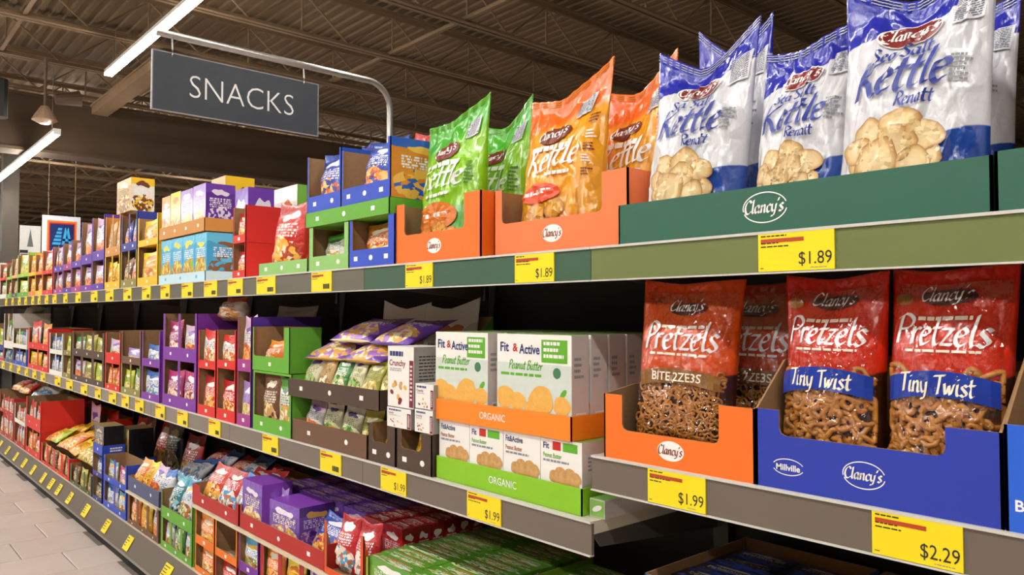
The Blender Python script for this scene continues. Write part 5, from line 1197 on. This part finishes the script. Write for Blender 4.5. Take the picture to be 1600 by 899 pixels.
# green cases
x0, x1 = zstack(257, 306, [(.295, wb('lower grass green case of white animal bags', 'green', ['kidswhite', 'green'], 3, lipf=.22, fill=.98))])
case('display_tray', 'upper grass green case of teal and white bags', x0, x1, .296, YB, .2, BC['green'], .055, .13, .13, pw=.012, marks=2)
for k in range(3): bag('%s bag in the upper grass green case, %s' % (('teal', 'white animal', 'teal and white')[k], place(k, 3)), PR[['teal', 'kidswhite', 'teal'][k]], x0 + (x1 - x0) * (k + .5) / 3, YB + .05, .302, .16, .19, .08, (R(-12), R(3 * (-1) ** k), R(4)), k, 'bags in the green case', fit=(x0 + (x1 - x0) * k / 3 + .004, x0 + (x1 - x0) * (k + 1) / 3 - .004, YB + .005))
# long riser with trays
xr0 = PX(309, YB); ZL = .437
ledge('long cream riser shelf above the orange cases', xr0, .25, ZL)
zstack(310, 340, [(.275, wb('lowest orange case of orange puff bags', 'orange', ['orange'], 1, lipf=.2)), (.424, wb('upper orange case of orange puff bags', 'orange', ['orange', 'yellow'], 1, lipf=.25))])
zstack(341, 376, [(.275, wb('lower red case under the empty kraft case', 'crimson', ['red'], 1, lipf=.2)), (.424, wb('empty kraft-lined orange case with torn front', 'orange', ['brown'], 1, lipf=.22, fill=.12))])
zstack(378, 409, [(.275, wb('lower purple case under the red tray', 'violet', ['magenta'], 1, lipf=.2)), (.424, wb('upper purple case with one white and blue bag', 'violet', ['kidswhite'], 1, lipf=.25, fill=.85))])
zstack(411, 512, [(.275, wb('lower red case below the long red tray', 'crimson', ['orange'], 3, lipf=.2)), (.424, wb('upper red case below the long red tray', 'crimson', ['orange', 'yellow', 'whiteorange'], 3, lipf=.12, fill=.95))])
zL = ZL + .0005
x0, x1 = PX(305, YB), PX(377, YB)
case('display_tray', 'red tray with cut-out front holding red and white bags', x0, x1, zL, YB, .46, BC['crimson'], .055, .085, .085, pw=.09, pwr=.03, postcut=True, marks=2)
for k, (m, d) in enumerate((('red', 'plain red'), ('kidred', 'pink and white'), ('whiteblue', 'white and navy'))):
    bag('%s bag leaning in the red tray, %s' % (d, place(k, 3)), PR[m], x0 + (x1 - x0) * (.2 + .3 * k), YB + .05, zL + .0045, .17, .17, .07, (R(-24), R(3), R(4)), k, 'bags in the red trays', fit=(x0 + .005 + (x1 - x0 - .01) * k / 3, x0 - .005 + (x1 - x0) * (k + 1) / 3, YB + .006))
heap('red and orange bag lying behind the red tray bags', ['red', 'orange', 'yellow'], x0 + .006, x1 - .006, .17, .20, zL + .004, 3, 1, .18, .15, .06, 40, 'bags in the red trays', .02)
x0, x1 = PX(379, YB), PX(512, YB)
case('display_tray', 'long red tray holding purple boxes', x0, x1, zL, YB, .5, BC['crimson'], .06, .085, .085, pw=.012, pwr=.012, postcut=True, marks=3)
PURS = mat('box_purple', '#8c46bc', .3, coat=.3); PURT = printed('print_purple_top', '#6a3aa6', '#4a2478', '#d8a44a', '#e8d8f0', ['#8a4ab8', '#4a2478', '#c8b0d8'], foil=False)
xa, xb = PX(380, YB), PX(411, YB)
box('tall purple box at the left end of the long red tray', [PR['purple'], PURS, PURS], (xa + xb) / 2, YB + .006, zL + .006, xb - xa - .006, .12, .185, group='purple boxes')
xa, xb = PX(423, YB), PX(463, YB)
box('large purple box tilted in the middle of the long red tray', [PR['purple'], PURT, PURS], (xa + xb) / 2, YB + .012, zL + .006, xb - xa, .14, .15, (0, 0, R(4)), group='purple boxes')
bag('white and violet bag squeezed between the purple boxes', PR['lilac'], PX(417, YB), .03, zL + .0045, .1, .17, .05, (R(-5), 0, 0), 1, 'bags in the red trays', fit=(PX(411, YB) + .002, PX(423, YB) - .006, YB + .006))
bag('blue and pink bag lying at the right end of the long red tray', PR['blue'], PX(487, .0), .02, zL + .0045, .2, .14, .06, (R(-30), R(3), R(4)), 2, 'bags in the red trays', fit=(PX(466, YB) + .004, x1 - .006, YB + .006))
grid_boxes('purple box behind the long red tray', [PR['purple'], PURT, PURT], x0 + .006, .125, zL + .007, 4, 6, (x1 - x0 - .012) / 4 - .003, .05, .145, 'purple boxes')
# red packs between orange posts
x0, x1 = PX(514, YB), PX(571, YB)
RPO = board('post_red_orange', '#e0501a')
case('display_case', 'orange framed case of red and white packs', x0 - .012, x1 + .006, zL, YB - .004, .49, RPO, .02, .165, .04, pw=.016, pwr=.018, marks=0, side_y=.035)
for k in range(2): bag('red and white pack with dancing letters, %s one, in the orange framed case' % ('left', 'right')[k], PR['kidred'], x0 + (x1 - x0) * (.27 + .46 * k), YB + .05, zL + .0035, .145, .18, .08, (R(-5), 0, R(2)), k, 'red packs', fit=(x0 - .008 + (x1 - x0 + .01) / 2 * k, x0 - .01 + (x1 - x0 + .01) / 2 * (k + 1), YB + .002))
REDT = printed('print_red_top', '#b8141e', '#8a0c16', '#f0e8e0', '#f6eeee', ['#d02a2a', '#7a0c14', '#e8d4cc'], foil=False)
grid_boxes('dark red carton behind the red packs', [PR['kidred'], REDT, REDT], x0 - .006, .1, zL + .007, 2, 6, (x1 - x0 + .006) / 2 - .003, .053, .15, 'dark red cartons')
# green cartons, two columns split by a blue divider
GT = printed('print_green_top', '#5f9a2a', '#e8ecdc', '#c8683a', '#f0f2e6', ['#e6ead8', '#5f9a2a', '#3f7a1e', '#d8c88a'], foil=False, bandv=1.3)
x0 = PX(574, YB)
GL_ = .107
case('display_tray', 'lime green tray at the front of the green cartons', x0, x0 + .46, zL, YB, .5, BC['lime'], .02, .108, .108, pw=.012, marks=0)
grid_boxes('green carton near the red packs', [PR['greencarton'], PR['greencarton'], GT], x0 + .008, YB + .008, zL + .006, 2, 11, .215, .04, GL_, 'green cartons')
x2 = x0 + .47
b = MB(); b.box(x2, x2 + .012, YB - .005, YB + .06, zL, zL + .115); tag(b.build('shelf_divider', BC['blue']), 'small blue divider between the green carton columns', 'divider')
grid_boxes('green carton right of blue divider', [PR['greencarton'], PR['greencarton'], GT], x2 + .02, YB + .004, zL + .002, 2, 11, .215, .04, GL_ - .004, 'green cartons')
# dark boxes under the nearest bay
DKB = mat('dim_blue_tray', '#2a6a9a', .5); BT = printed('print_dark_top', '#15151c', '#1c3a8a', '#b8b0a0', '#d8d4cc', ['#2a4ab0', '#15151c', '#5a4030'], foil=False)
for r_ in range(3):
    xx = -1.06 + r_ * .34
    case('display_tray', 'blue tray of black snack boxes under the nearest bay, %s' % place(r_, 3), xx, xx + .325, zL, .07, .4, DKB, .2, .275, .275, pw=.02, marks=0)
    grid_boxes('black box in the %s low blue tray' % ('left', 'middle', 'right')[r_], [PR['black'], BT, BT], xx + .008, .08, zL + .006, 2, 5, .148, .07, .25, 'black snack boxes')
dups = {k: v for k, v in SEEN.items() if len(v) > 1}
for k, v in list(dups.items())[:12]: print('DUP', len(v), k)
